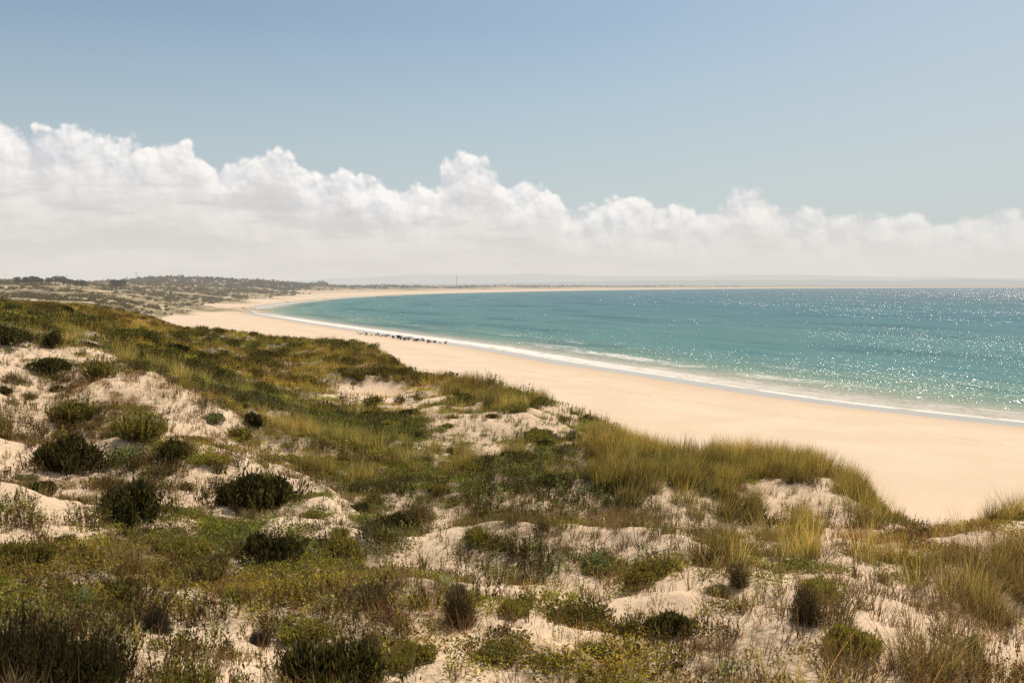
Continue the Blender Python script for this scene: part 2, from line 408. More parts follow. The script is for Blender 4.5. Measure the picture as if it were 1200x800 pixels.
# ------------------------------------------------------------------ sea
m, t = new_mat('sea_water'); M['sea'] = m
p = t.pos(); sS = t.attr('s'); tT = t.attr('t')
dpt = t.m('MULTIPLY', sS, -1.0)
big = t.noise(t.xyz(t.m('MULTIPLY', tT, .004), t.m('MULTIPLY', sS, .012), 0.0), 1.0, 4, .6)
dd = t.m('ADD', dpt, t.m('MULTIPLY', t.m('SUBTRACT', big, .5), 90.0))
c = t.mix(t.rng(dd, 4, 50), (.19, .265, .205), (.094, .202, .206))
c = t.mix(t.rng(dd, 60, 260), c, (.068, .168, .202))
c = t.mix(t.rng(dd, 220, 900), c, (.098, .144, .164))  # greyed water colours carry part of the sky reflection
patch = t.noise(t.xyz(t.m('MULTIPLY', tT, .010), t.m('MULTIPLY', sS, .035), 3.0), 1.0, 5, .6)
c = t.mix(t.m('MULTIPLY', t.rng(patch, .48, .66), .6), c, (.032, .092, .122))
swl = t.noise(t.xyz(t.m('MULTIPLY', tT, .022), t.m('MULTIPLY', sS, .20), 1.0), 1.0, 4, .6)
c = t.mix(t.m('MULTIPLY', t.rng(swl, .5, .66), t.rng(dpt, 10, 300, .42, .16)), c, (.03, .12, .13))
shal = t.rng(dpt, 3.0, 16.0, 1.0, 0.0)
c = t.mix(shal, c, (.40, .36, .30))
# waves as slopes: three scales of chop
nA = t.noise(p, .09, 2, .5, out=1); nB = t.noise(p, .42, 3, .6, out=1)
half = (.5, .5, .5)
px_ = t.sep(p)
def cells(a_, b_, d_=2): return t.noise(t.xyz(t.m('MULTIPLY', px_[0], a_), t.m('MULTIPLY', px_[1], b_), 0.0), 1.0, d_, .65, out=1)
def wmix(f, a, b):
    nd = t.n('Mix', data_type='VECTOR'); t.put(nd.inputs[0], f); t.put(nd.inputs[4], a); t.put(nd.inputs[5], b); return nd.outputs[1]
chop = wmix(t.rng(dpt, 40, 300), cells(3.6, .75), cells(1.6, .20))
chop = wmix(t.rng(dpt, 250, 900), chop, cells(.75, .03, 1))
chop = wmix(t.rng(dpt, 700, 2200), chop, cells(.36, .010, 1))
gust = t.rng(t.noise(t.xyz(t.m('MULTIPLY', px_[0], .02), t.m('MULTIPLY', px_[1], .006), 0.0), 1.0, 4, .6), .35, .65, .7, 1.3)
sl = t.vm('ADD', t.vm('SCALE', t.vm('SUBTRACT', nA, half), .10), t.vm('SCALE', t.vm('SUBTRACT', nB, half), .35))
sl = t.vm('ADD', sl, t.vm('SCALE', t.vm('SUBTRACT', chop, half), t.m('MULTIPLY', gust, t.rng(dpt, 100, 1500, 3.0, 3.9))))
sx = t.sep(sl)
calm = t.rng(dpt, 1.0, 16.0, .25, 1.0)
nrm = t.vm('NORMALIZE', t.xyz(t.m('MULTIPLY', sx[0], calm), t.m('MULTIPLY', sx[1], calm), 1.0))
nrd = t.vm('NORMALIZE', t.xyz(t.m('MULTIPLY', sx[0], .5), t.m('MULTIPLY', sx[1], 1.0), 1.0))
dif = t.n('BsdfDiffuse'); t.put(dif.inputs[0], c); t.put(dif.inputs['Normal'], nrd)
glo = t.n('BsdfGlossy'); t.put(glo.inputs['Roughness'], .20); t.put(glo.inputs['Normal'], nrm)
water = t.mixs(t.rng(dpt, 20, 1200, .07, .13), dif.outputs[0], glo.outputs[0])
# foam
tn = t.noise(t.xyz(t.m('MULTIPLY', tT, .045), 0.0, 0.0), 1.0, 3, .6)
edge = t.m('ADD', sS, t.m('MULTIPLY', t.m('SUBTRACT', tn, .5), 3.5))
lace = t.noise(t.xyz(t.m('MULTIPLY', tT, .25), t.m('MULTIPLY', sS, .8), 0.0), 1.0, 5, .65)
e1 = t.m('MULTIPLY', t.rng(edge, -1.5, -.4), t.rng(edge, .6, 1.2, 1.0, 0.0))
e1 = t.m('MULTIPLY', e1, t.rng(lace, .35, .5))
sw = t.m('MULTIPLY', t.rng(edge, -11.0, -5.0), t.rng(edge, -1.0, 0.0, 1.0, 0.0))
sw = t.m('MULTIPLY', sw, t.rng(lace, .42, .66, .06, .34))
tn2 = t.noise(t.xyz(t.m('MULTIPLY', tT, .028), 7.0, 0.0), 1.0, 2, .6)
e2p = t.m('ADD', sS, t.m('MULTIPLY', t.m('SUBTRACT', tn2, .5), 9.0))
e2 = t.m('MULTIPLY', t.rng(e2p, -17.0, -14.5), t.rng(e2p, -13.0, -10.0, 1.0, 0.0))
brk = t.rng(t.noise(t.xyz(t.m('MULTIPLY', tT, .022), 3.3, 0.0), 1.0, 4, .6), .44, .56)
def along_mask(px, py, w0, w1):
    q = at_z(px, py); k = int(np.argmin((SHP[:, 0] - q[0]) ** 2 + (SHP[:, 1] - q[1]) ** 2))
    return t.rng(t.m('ABSOLUTE', t.m('SUBTRACT', tT, float(SHT[k]))), w0, w1, 1.0, 0.0)
e2 = t.m('MULTIPLY', t.m('MULTIPLY', e2, t.m('MULTIPLY', brk, t.m('ADD', .04, t.m('MULTIPLY', along_mask(665, 424, 20, 60), .75)))), t.rng(lace, .38, .54))
head = t.m('MULTIPLY', t.rng(t.m('ABSOLUTE', t.m('SUBTRACT', tT, float(SHT[np.argmin(np.abs(SHP[:, 0] - at_z(430, 387.5)[0]) + np.abs(SHP[:, 1] - at_z(430, 387.5)[1]))]))), 90.0, 240.0, 1.0, 0.0), 1.0)
e3 = t.m('MULTIPLY', t.m('MULTIPLY', t.rng(edge, -6.0, -4.0), t.rng(edge, -1.5, -.5, 1.0, 0.0)), t.m('MULTIPLY', head, t.rng(lace, .34, .46)))
e4p = t.m('ADD', e2p, 10.0)
e4 = t.m('MULTIPLY', t.m('MULTIPLY', t.rng(e4p, -17.0, -15.8), t.rng(e4p, -15.4, -14.2, 1.0, 0.0)), t.m('MULTIPLY', t.rng(t.noise(t.xyz(t.m('MULTIPLY', tT, .05), 9.3, 0.0), 1.0, 4, .65), .52, .60), t.rng(lace, .42, .55)))
e5p = t.m('ADD', edge, 6.5)
e5 = t.m('MULTIPLY', t.m('MULTIPLY', t.rng(e5p, -1.2, -.2), t.rng(e5p, .2, 1.4, 1.0, 0.0)), t.m('MULTIPLY', t.rng(t.noise(t.xyz(t.m('MULTIPLY', tT, .04), 4.1, 0.0), 1.0, 4, .65), .46, .56), t.rng(lace, .40, .55)))
foam = t.m('MAXIMUM', t.m('MULTIPLY', t.m('MAXIMUM', e4, e5), .45), t.m('MAXIMUM', t.m('MAXIMUM', e1, sw), t.m('MAXIMUM', e2, e3)))
fs = t.bsdf((.80, .74, .68), .9, .1)
s = t.mixs(t.m('MULTIPLY', foam, .92), water, fs)
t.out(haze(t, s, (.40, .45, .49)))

sea_mask_r = rr > 30
ii = np.nonzero(sea_mask_r)[0]
si = idx[:, ii[0]:]
sq = np.stack([si[:-1, :-1], si[1:, :-1], si[1:, 1:], si[:-1, 1:]], -1).reshape(-1, 4)[:, ::-1]
sq = sq[(GS.ravel()[sq] < 6).any(1)]
u, inv = np.unique(sq, return_inverse=True)
ss, tt = GS.ravel()[u], GT.ravel()[u]
wz = -0.02 - 0.055 * np.clip(ss, 0, 6) * 0
# low breakers near the edge
ph = ss + (vnoise(tt * .028, tt * 0 + 7.0, 5) - .5) * 9
amp = .38 * sstep(.35, .6, vnoise(tt * .03, tt * 0 + 2, 9))
wz = wz + amp * np.exp(-((ph + 17.5) / 1.8) ** 2) + .22 * np.exp(-((ph + 30) / 3.0) ** 2) * vnoise(tt * .03, tt * 0 + 4, 12) + .2 * np.exp(-((ph + 46) / 3.5) ** 2) * vnoise(tt * .025, tt * 0 + 8, 13)
sv = allv[u].copy(); sv[:, 2] = wz + .04 * np.clip(1 - np.abs(ss) / 3, 0, 1)
sea = link('sea', mesh_np('sea', sv, inv.reshape(-1, 4), None, {'s': ss, 't': tt}, True), M['sea'])
tag(sea, 'turquoise sea glittering in the sun and darkening to blue far out', None, None, 'structure')

# ------------------------------------------------------------------ far hills beyond the bay
def ridge(name, dist, prof, mat, seed, label, rough=1.0):
    az = np.linspace(-60, 60, 900); a = np.radians(az)
    px = 600 + F * np.tan(np.clip(a, -1.2, 1.2))
    top = np.interp(px, [q[0] for q in prof], [q[1] for q in prof])
    hgt = top / F * dist + (fbm(a * 40, a * 0 + seed, seed, 5) - .5) * rough * dist / F * 2.0
    hgt = np.maximum(hgt, 0.0)
    rows = []
    for k, (dr, hk) in enumerate([(0, 0), (.05, .45), (.1, .8), (.16, 1.0), (.3, .7)]):
        rad = dist * (1 + dr) + (fbm(a * 25 + k, a * 0, seed + k, 3) - .5) * dist * .04
        rows.append(np.stack([rad * np.sin(a), rad * np.cos(a), H + hgt * hk * (1 + dr) - (H + 4) * (1 - hk)], -1))
    v = np.stack(rows, 1); k1, k2 = v.shape[:2]
    ix = np.arange(k1 * k2).reshape(k1, k2)
    q = np.stack([ix[:-1, :-1], ix[1:, :-1], ix[1:, 1:], ix[:-1, 1:]], -1).reshape(-1, 4)[:, ::-1]
    o = link(name, mesh_np(name, v.reshape(-1, 3), q, smooth=True), mat)
    return tag(o, label, None, None, 'structure')
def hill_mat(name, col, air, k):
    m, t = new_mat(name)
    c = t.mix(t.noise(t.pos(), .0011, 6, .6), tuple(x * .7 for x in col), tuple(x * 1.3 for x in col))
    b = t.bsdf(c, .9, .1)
    em = t.n('Emission'); t.put(em.inputs[0], air)  # emission laid over the hills as painted air light
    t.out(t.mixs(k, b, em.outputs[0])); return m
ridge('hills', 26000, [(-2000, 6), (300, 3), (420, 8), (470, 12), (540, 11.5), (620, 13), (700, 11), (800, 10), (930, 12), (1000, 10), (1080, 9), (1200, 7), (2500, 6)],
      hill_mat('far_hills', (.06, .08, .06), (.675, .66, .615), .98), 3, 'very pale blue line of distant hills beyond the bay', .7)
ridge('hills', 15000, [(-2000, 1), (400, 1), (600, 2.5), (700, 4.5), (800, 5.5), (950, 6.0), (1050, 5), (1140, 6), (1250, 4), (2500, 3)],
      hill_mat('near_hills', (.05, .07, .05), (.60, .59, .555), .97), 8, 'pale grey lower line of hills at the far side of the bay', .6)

# ------------------------------------------------------------------ plant shapes: each returns (verts, tris, colours)
def tri_leaves(base, dirv, length, width, col, roll=None, r=rng):
    """one triangle per leaf"""
    n = len(base)
    d = dirv / np.maximum(np.linalg.norm(dirv, axis=1, keepdims=True), 1e-6)
    q = r.normal(size=(n, 3)); side = np.cross(d, q); side /= np.maximum(np.linalg.norm(side, axis=1, keepdims=True), 1e-6)
    w = np.asarray(width)[..., None] * .5 if np.ndim(width) else width * .5
    L = np.asarray(length)[..., None] if np.ndim(length) else length
    v = np.stack([base - side * w, base + side * w, base + d * L], 1).reshape(-1, 3)
    return v, np.arange(3 * n).reshape(n, 3), np.repeat(col, 3, axis=0)
def diamonds(base, dirv, length, width, col, r=rng):
    n = len(base)
    d = dirv / np.maximum(np.linalg.norm(dirv, axis=1, keepdims=True), 1e-6)
    q = r.normal(size=(n, 3)); side = np.cross(d, q); side /= np.maximum(np.linalg.norm(side, axis=1, keepdims=True), 1e-6)
    w = np.broadcast_to(np.asarray(width), (n,))[:, None] * .5; L = np.broadcast_to(np.asarray(length), (n,))[:, None]
    mid = base + d * L * .45
    v = np.stack([base, mid - side * w, base + d * L, mid + side * w], 1).reshape(-1, 3)
    i = np.arange(n)[:, None] * 4
    f = np.concatenate([i + [0, 1, 2], i + [0, 2, 3]], 0)
    return v, f, np.repeat(col, 4, axis=0)
def cat(parts):
    vs, fs, cs = [], [], []; o = 0
    for v, f, c in parts:
        vs.append(v); fs.append(f + o); cs.append(c); o += len(v)
    return np.concatenate(vs), np.concatenate(fs), np.concatenate(cs)
def jitter(n, cols, weights=None, var=.2, r=rng):
    cols = np.array(cols); k = r.choice(len(cols), n, p=weights)
    return cols[k] * (1 + r.uniform(-var, var, (n, 1))) * (1 + r.uniform(-.06, .06, (n, 3)))
def blades(n, rad, hmin, hmax, width, cols, lean=(0.0, 0.0), spread=.35, curve=.35, seg=3, r=rng, weights=None):
    """long curved grass blades"""
    a = r.uniform(0, 2 * np.pi, n); q = np.sqrt(r.uniform(0, 1, n)) * rad
    base = np.stack([q * np.cos(a), q * np.sin(a), np.full(n, -.05)], 1)
    hgt = r.uniform(hmin, hmax, n) * (1 - .35 * (q / rad) ** 2)
    a2 = a + r.normal(0, .9, n)
    out = np.stack([np.cos(a2), np.sin(a2)], 1) * (spread * (.25 + q / rad) * r.uniform(.2, 1.2, n))[:, None]
    k = np.array(lean)[None] * r.uniform(.5, 1.5, (n, 1))
    cu = out * curve * r.uniform(.3, 2.0, (n, 1)) + k
    perp = r.uniform(0, 2 * np.pi, n); side = np.stack([np.cos(perp), np.sin(perp), np.zeros(n)], 1)
    c0 = jitter(n, cols, weights, .25, r)
    rows, cr = [], []
    for i in range(seg + 1):
        s_ = i / seg
        xy = base[:, :2] + out * s_ * hgt[:, None] + cu * (s_ ** 2.2) * hgt[:, None]
        z = base[:, 2] + hgt * s_ * (1 - .22 * s_ * np.linalg.norm(out + cu, axis=1))
        pnt = np.concatenate([xy, z[:, None]], 1)
        w = width * (1 - s_ * .85) * .5
        if i < seg:
            rows += [pnt - side * w, pnt + side * w]
        else: rows += [pnt]
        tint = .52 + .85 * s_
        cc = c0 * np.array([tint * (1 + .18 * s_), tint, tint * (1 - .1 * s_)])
        cr += [cc, cc] if i < seg else [cc]
    V = np.stack(rows, 1); K = V.shape[1]
    ix = (np.arange(n) * K)[:, None]
    fs = []
    for i in range(seg - 1):
        b = 2 * i
        fs += [ix + [b, b + 1, b + 3], ix + [b, b + 3, b + 2]]
    b = 2 * (seg - 1); fs += [ix + [b, b + 1, b + 2]]
    return V.reshape(-1, 3), np.concatenate(fs), np.stack(cr, 1).reshape(-1, 3)
def dome_points(n, rx, ry, h, lumps, r=rng, inner=.45, sheared=False):
    """points in the outer part of a lumpy dome, with outward directions"""
    L = []
    for k in range(lumps):
        a = r.uniform(0, 2 * np.pi); q = math.sqrt(r.uniform(0, 1)) * .62
        s_ = r.uniform(.34, .55)
        zc = h * r.uniform(.30, .62) * (1 - .55 * q * q)
        if sheared:
            q *= 1.55; s_ = r.uniform(.18, .42); zc = h * r.uniform(.22, .68) * (1 - .5 * q * q)
        L.append((rx * q * math.cos(a), ry * q * math.sin(a) * (.8 if sheared else 1), zc, s_))
    L.append((0, 0, h * .34, .48))
    L = np.array(L)
    w = L[:, 3] ** 2; k = r.choice(len(L), n, p=w / w.sum())
    d = r.normal(size=(n, 3)); d /= np.linalg.norm(d, axis=1, keepdims=True)
    rad = r.uniform(inner, 1.0, n) ** .6
    c = L[k]
    p = c[:, :3] + d * rad[:, None] * c[:, 3:4] * np.array([rx, ry, h * .95])
    low = p[:, 2] < .0
    p[low, 2] = r.uniform(0.0, .12 * h, low.sum())
    return p, d
DARK = [(.072, .062, .019), (.098, .082, .024), (.052, .045, .016), (.130, .102, .034)]
DBUSH = [(.036, .033, .012), (.052, .046, .016), (.027, .025, .010), (.075, .062, .022)]
GREEN = [(.190, .168, .036), (.235, .195, .044), (.152, .132, .032), (.27, .205, .062)]
BRIGHT = [(.19, .22, .032), (.235, .25, .042), (.155, .18, .034)]
GREY = [(.19, .205, .115), (.24, .25, .15), (.15, .165, .085)]
BROWN = [(.19, .135, .070), (.25, .18, .10), (.13, .092, .05)]
MARR = [(.175, .155, .045), (.215, .175, .06), (.26, .195, .078), (.135, .125, .038)]
GOLD = [(.30, .235, .10), (.36, .29, .145), (.22, .18, .075)]
STRAW = [(.42, .33, .19), (.33, .25, .14), (.24, .175, .095)]

def shrub(rx, h, n, cols, leaf=.075, lw=.028, lumps=7, up=.9, r=rng, weights=None, ry=None, sheared=False):
    p, d = dome_points(n, rx, ry or rx, h, lumps, r, sheared=sheared)
    dv = d * .7 + np.array([0, 0, up]) + r.normal(0, .35, (n, 3))
    c = jitter(n, cols, weights, .3, r)
    return diamonds(p, dv, leaf * r.uniform(.6, 1.4, n), lw * r.uniform(.7, 1.3, n), c, r)
def spiky(rx, h, nst, nl, cols, leaf=.05, lw=.022, r=rng, weights=None):
    """upright shoots set with small leaves (heath, crowberry, everlasting)"""
    a = r.uniform(0, 2 * np.pi, nst); q = np.sqrt(r.uniform(0, 1, nst)) * rx
    hs = h * r.uniform(.55, 1.05, nst) * (1 - .45 * (q / rx) ** 2)
    tip = np.stack([q * np.cos(a) * 1.15 + r.normal(0, .04 * rx, nst), q * np.sin(a) * 1.15 + r.normal(0, .04 * rx, nst), hs], 1)
    base = np.stack([q * np.cos(a) * .75, q * np.sin(a) * .75, np.full(nst, -.03)], 1)
    k = np.repeat(np.arange(nst), nl); s_ = r.uniform(.15, 1.0, nst * nl)
    p = base[k] + (tip - base)[k] * s_[:, None]
    dv = r.normal(0, .55, (nst * nl, 3)); dv[:, 2] = np.abs(dv[:, 2]) + .55
    cst = jitter(nst, cols, weights, .25, r)
    c = cst[k] * (1 + r.uniform(-.18, .18, (nst * nl, 1)))
    lv = diamonds(p, dv, leaf * r.uniform(.7, 1.3, nst * nl), lw * r.uniform(.7, 1.3, nst * nl), c, r)
    st = tri_leaves(base, tip - base, np.linalg.norm(tip - base, axis=1), np.full(nst, .012), np.tile([(.07, .05, .03)], (nst, 1)), r=r)
    return cat([lv, st])
def mat_patch(rad, n, cols, h=.10, leaf=.06, lw=.035, r=rng, weights=None):
    a = r.uniform(0, 2 * np.pi, n); q = np.sqrt(r.uniform(0, 1, n)) * rad * (1 + .25 * np.sin(3 * a + r.uniform(0, 6)))
    z = r.uniform(-.01, 1, n) * h * (1 - .7 * (q / (rad * 1.25)) ** 2)
    p = np.stack([q * np.cos(a), q * np.sin(a), z], 1)
    dv = r.normal(0, 1, (n, 3)); dv[:, 2] = np.abs(dv[:, 2]) * .8 + .35
    return diamonds(p, dv, leaf * r.uniform(.6, 1.4, n), lw * r.uniform(.7, 1.3, n), jitter(n, cols, weights, .3, r), r)
def twiggy(rad, h, n, cols, w=.010, r=rng):
    a = r.uniform(0, 2 * np.pi, n); el = np.arccos(r.uniform(.05, 1, n))
    L = r.uniform(.6, 1.05, n)
    tip = np.stack([np.sin(el) * np.cos(a) * rad, np.sin(el) * np.sin(a) * rad, np.cos(el) * h], 1) * L[:, None]
    q = r.uniform(0, .35, n)
    base = np.stack([np.cos(a) * rad * q, np.sin(a) * rad * q, tip[:, 2] * r.uniform(0, .3, n)], 1)
    mid = (base + tip) / 2 + r.normal(0, .06 * rad, (n, 3))
    c = jitter(n, cols, None, .35, r)
    v1 = tri_leaves(base, mid - base, np.linalg.norm(mid - base, axis=1), np.full(n, w), c, r=r)
    v2 = tri_leaves(mid, tip - mid, np.linalg.norm(tip - mid, axis=1), np.full(n, w * .8), c, r=r)
    sub = tri_leaves(mid, (tip - mid) + r.normal(0, .25 * rad, (n, 3)), r.uniform(.1, .35, n) * rad, np.full(n, w * .7), c, r=r)
    return cat([v1, v2, sub])
def stems(rx, h, k, r=rng, w=.035):
    """a few crooked woody stems from the root"""
    parts = []
    for i in range(k):
        a = r.uniform(0, 2 * np.pi); q = r.uniform(.25, .75)
        pts_ = [np.array([0.03 * math.cos(a), .03 * math.sin(a), -.1])]
        tip = np.array([rx * q * math.cos(a), rx * q * math.sin(a), h * r.uniform(.45, .8)])
        for s_ in (.35, .7, 1.0):
            pts_.append(tip * np.array([s_, s_, s_ ** .8]) + r.normal(0, .04 * rx, 3))
        vs, fs = tube(pts_, [w, w * .8, w * .55, w * .25], 5)
        parts.append((vs, fs, np.tile([(.06, .045, .03)], (len(vs), 1))))
    return cat(parts)
def tube(pts_, rad, sides=6, cap=True):
    pts_ = [np.array(p_, float) for p_ in pts_]; vs = []; fs = []
    for i, p_ in enumerate(pts_):
        d = pts_[min(i + 1, len(pts_) - 1)] - pts_[max(i - 1, 0)]; d /= max(np.linalg.norm(d), 1e-9)
        a = np.cross(d, (0, 0, 1) if abs(d[2]) < .9 else (1, 0, 0)); a /= np.linalg.norm(a); b = np.cross(d, a)
        for k in range(sides):
            an = 2 * math.pi * k / sides
            vs.append(p_ + rad[i] * (a * math.cos(an) + b * math.sin(an)))
    for i in range(len(pts_) - 1):
        for k in range(sides):
            q = [i * sides + k, i * sides + (k + 1) % sides, (i + 1) * sides + (k + 1) % sides, (i + 1) * sides + k]
            fs += [(q[0], q[1], q[2]), (q[0], q[2], q[3])]
    if cap:
        for i0 in (0, len(pts_) - 1):
            for k in range(1, sides - 1): fs.append((i0 * sides, i0 * sides + k, i0 * sides + k + 1))
    return np.array(vs), np.array(fs)

# ------------------------------------------------------------------ scatter of uncountable plants: merged into one mesh per kind
def merge(name, variants, pos, scl, tint, mat, label, catg, tilt=.12):
    n = len(pos); V, Fc, C = [], [], []; off = 0
    k = rng.integers(0, len(variants), n); yaw = rng.uniform(0, 2 * np.pi, n)
    for i, (v, f, c) in enumerate(variants):
        sel = np.nonzero(k == i)[0]
        if not len(sel): continue
        cy, sy = np.cos(yaw[sel])[:, None], np.sin(yaw[sel])[:, None]
        x = (v[None, :, 0] * cy - v[None, :, 1] * sy); y = (v[None, :, 0] * sy + v[None, :, 1] * cy)
        z = np.broadcast_to(v[None, :, 2], x.shape)
        tx = rng.normal(0, tilt, (len(sel), 1)); ty = rng.normal(0, tilt, (len(sel), 1))
        x = x + z * tx; y = y + z * ty
        w = np.stack([x, y, z], -1) * scl[sel][:, None, None] + pos[sel][:, None, :]
        V.append(w.reshape(-1, 3))
        Fc.append((f[None] + (np.arange(len(sel)) * len(v))[:, None, None] + off).reshape(-1, 3)); off += len(sel) * len(v)
        C.append((c[None] * tint[sel][:, None, :]).reshape(-1, 3))
    if not V: return None
    V, Fc, C = np.concatenate(V), np.concatenate(Fc), np.concatenate(C)
    print(name, n, len(Fc))
    o = link(name, mesh_np(name, V, Fc, np.clip(C, 0, 1)), mat)
    return tag(o, label, catg, None, 'stuff')

M['leaf'] = plant_mat('leaf', .40, .6, gain=1.18)
M['grass'] = plant_mat('grass', .42, .55, var=.38, gain=1.05)
M['dry'] = plant_mat('dry_stalk', .25, .7)
M['far'] = plant_mat('far_foliage', .2, .8, True)
M['wood'] = plant_mat('wood', 0.0, .85, var=.1)

var_mat = [mat_patch(.42, 190, GREEN + BRIGHT[:1], .11, .055, .03) for _ in range(4)]
var_matb = [mat_patch(.42, 190, BRIGHT + GREEN[:2], .10, .055, .034) for _ in range(3)]
var_sprig = [spiky(.10 + .06 * i / 4, .20 + .06 * i, 7 + i, 7, GREEN + DARK[:2] + GREY[:1], .05, .02) for i in range(5)]
var_dsprig = [spiky(.16 + .04 * i, .26 + .06 * i, 12 + 2 * i, 8, (DARK + GREEN[:2] + BROWN[:1]) if i % 2 else (DBUSH + DARK[:2] + BROWN[2:]), .055, .022) for i in range(5)]  # darker variants put deep vegetation shadow into the leaf colour
var_grey = [spiky(.16, .22, 10, 8, GREY, .055, .026) for _ in range(3)]
var_dry = [blades(20, .16, .18, .58, .013, STRAW[1:] + BROWN + BROWN[2:], spread=.45, seg=2) for _ in range(4)]
var_brown = [twiggy(.26, .28, 55, BROWN + STRAW[2:], .009) for _ in range(3)]
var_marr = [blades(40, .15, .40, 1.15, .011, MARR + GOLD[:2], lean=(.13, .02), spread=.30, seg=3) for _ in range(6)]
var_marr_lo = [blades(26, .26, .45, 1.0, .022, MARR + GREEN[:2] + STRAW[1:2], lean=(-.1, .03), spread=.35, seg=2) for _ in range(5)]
var_lowtuft = [blades(20, .3, .18, .42, .02, MARR + GREEN[:2], spread=.6, seg=2) for _ in range(4)]
var_farclump = [shrub(.9, .55, 40, DARK[:2] + GREEN + BROWN, .45, .24, 3) for _ in range(6)]
var_ridge = [shrub(.85, .6, 260, DBUSH, .16, .07, 5) for _ in range(4)]
var_fargrass = [blades(16, .8, .35, .8, .10, GOLD + MARR, spread=.5, seg=2) for _ in range(5)]

def sample_fan(n, r0, r1, mode='area', half=34):
    a = np.radians(rng.uniform(-half, half, n))
    u = rng.uniform(0, 1, n)
    r_ = np.sqrt(r0 * r0 + (r1 * r1 - r0 * r0) * u) if mode == 'area' else r0 * (r1 / r0) ** u
    return r_ * np.sin(a), r_ * np.cos(a)

def place(x, y):
    z, s, tt_, g = terrain(x, y, True)
    px, py = proj(x, y, z)
    return z, s, g, px, py

SH_BARE = []          # world ellipses kept bare under the big shrubs
buckets = {}
def add(k, x, y, z, sc_, tint):
    b = buckets.setdefault(k, [[], [], []])
    b[0].append(np.stack([x, y, z], 1)); b[1].append(sc_); b[2].append(tint)

def tint_of(px, py, n):
    b = rng.uniform(.6, 1.4, (n, 1)) * np.ones((1, 3))
    return b

# near zone
for (N, r0, r1, big) in ((46000, 6.5, 62, 1.0), (70000, 60, 225, 1.55)):
    x, y = sample_fan(N, r0, r1)
    z, s, g, px, py = place(x, y)
    cover, mar, matf, dry = veg_at(px, py)
    patchy = .40 * fbm(x / 2.3, y / 2.3, 51, 3) + .34 * vnoise(x / .62, y / .62, 57) + .26 * vnoise(x / .27, y / .27, 59)
    patchy = np.clip((patchy - .24) / .52, 0, 1)
    ok = (g > .55) & (patchy < np.where(cover > .82, .88 + (cover - .82) * 2.0, cover * .84) - .22 * sstep(110, 200, np.hypot(x, y))) & (s > 10)
    sparse = (g > .4) & ~ok & (rng.uniform(0, 1, N) < .20 * (big == 1.0)) & (s > 10)
    kind = rng.uniform(0, 1, N)
    kn = fbm(x / 3.5, y / 3.5, 61, 2)               # plants of a kind grow together
    kk = np.clip(kind * .62 + (kn - .5) * 1.5 + .19, 0, .999)
    tint = tint_of(px, py, N)
    warm = sstep(.35, .65, fbm(x / 6, y / 6, 71, 3))[:, None]
    tint = tint * (1 + warm * np.array([.22, .08, 0]))
    gr = sstep(.42, .60, fbm(x / 13, y / 13, 91, 4))[:, None]
    tint = tint * (1 + gr * np.array([-.16, -.03, -.08])) * (1 + sstep(.55, .68, fbm(x / 9, y / 9, 95, 3))[:, None] * np.array([.35, .27, .30]))
    near = big == 1.0
    tot = mar + matf + dry + .45
    mar = np.clip(mar - .13, 0, 1) * 1.12
    tot = mar + matf + dry + .45
    e1 = mar / tot; e2 = e1 + matf / tot; e3 = e2 + dry / tot
    a1 = ok & (kk < e1); a2 = ok & (kk >= e1) & (kk < e2); a3 = ok & (kk >= e2) & (kk < e3); a4 = ok & (kk >= e3)
    sz = rng.uniform(.7, 1.3, N)
    if big > 1: tint = tint * np.array([1.34, 1.34, 1.15]) * (1 + sstep(95, 200, np.hypot(x, y))[:, None] * np.array([.55, .38, .45]))  # foliage colour lightened with distance, fading towards the hazy land
    def go(nm, m_, f=1.0): add(nm, x[m_], y[m_], z[m_], sz[m_] * f, tint[m_])
    if near:
        go('marr', a1 & (vnoise(x / .75 + 5, y / .75, 97) > .50), 1.1)
        xd = (rng.uniform(0, 1, N) < .85 * dry * dry + .1 * dry) & (g > .5) & ~ok; go('dry', xd, 1.1)
        sp = rng.uniform(0, 1, N)
        fr = np.hypot(x, y) > 12; go('mat', fr & a2 & (sp < .55)); go('matb', fr & a2 & (sp >= .55) & (sp < .8)); go('sprig', a2 & (sp >= .8))
        go('dry', a3 & (sp < .6)); go('brown', a3 & (sp >= .6))
        go('dsprig', a4 & (sp < .55)); go('sprig', a4 & (sp >= .55) & (sp < .85)); go('grey', a4 & (sp >= .85))
        go('sprig', sparse & (sp < .6), .8); go('dry', sparse & (sp >= .6), .8)
        a5 = ok & (mar > .6) & (rng.uniform(0, 1, N) < .3)
        go('lowtuft', a5, 1.0)
    else:
        go('marrlo', a1 & (kind < .55), 1.15); go('dsprig', a1 & (kind >= .7) & (kind < .85), 1.7); go('lowtuft', a1 & (kind >= .85), 1.6)
        sp = rng.uniform(0, 1, N)
        go('mat', a2 & (sp < .4), 1.7); go('matb', a2 & (sp >= .4) & (sp < .55), 1.7); go('lowtuft', a2 & (sp >= .55), 1.7)
        go('brown', a3, 1.6); go('lowtuft', (a3 | a4) & (sp < .4), 1.5); go('dsprig', a4, 1.8); go('ridge', a4 & (sp > .8), 1.0)
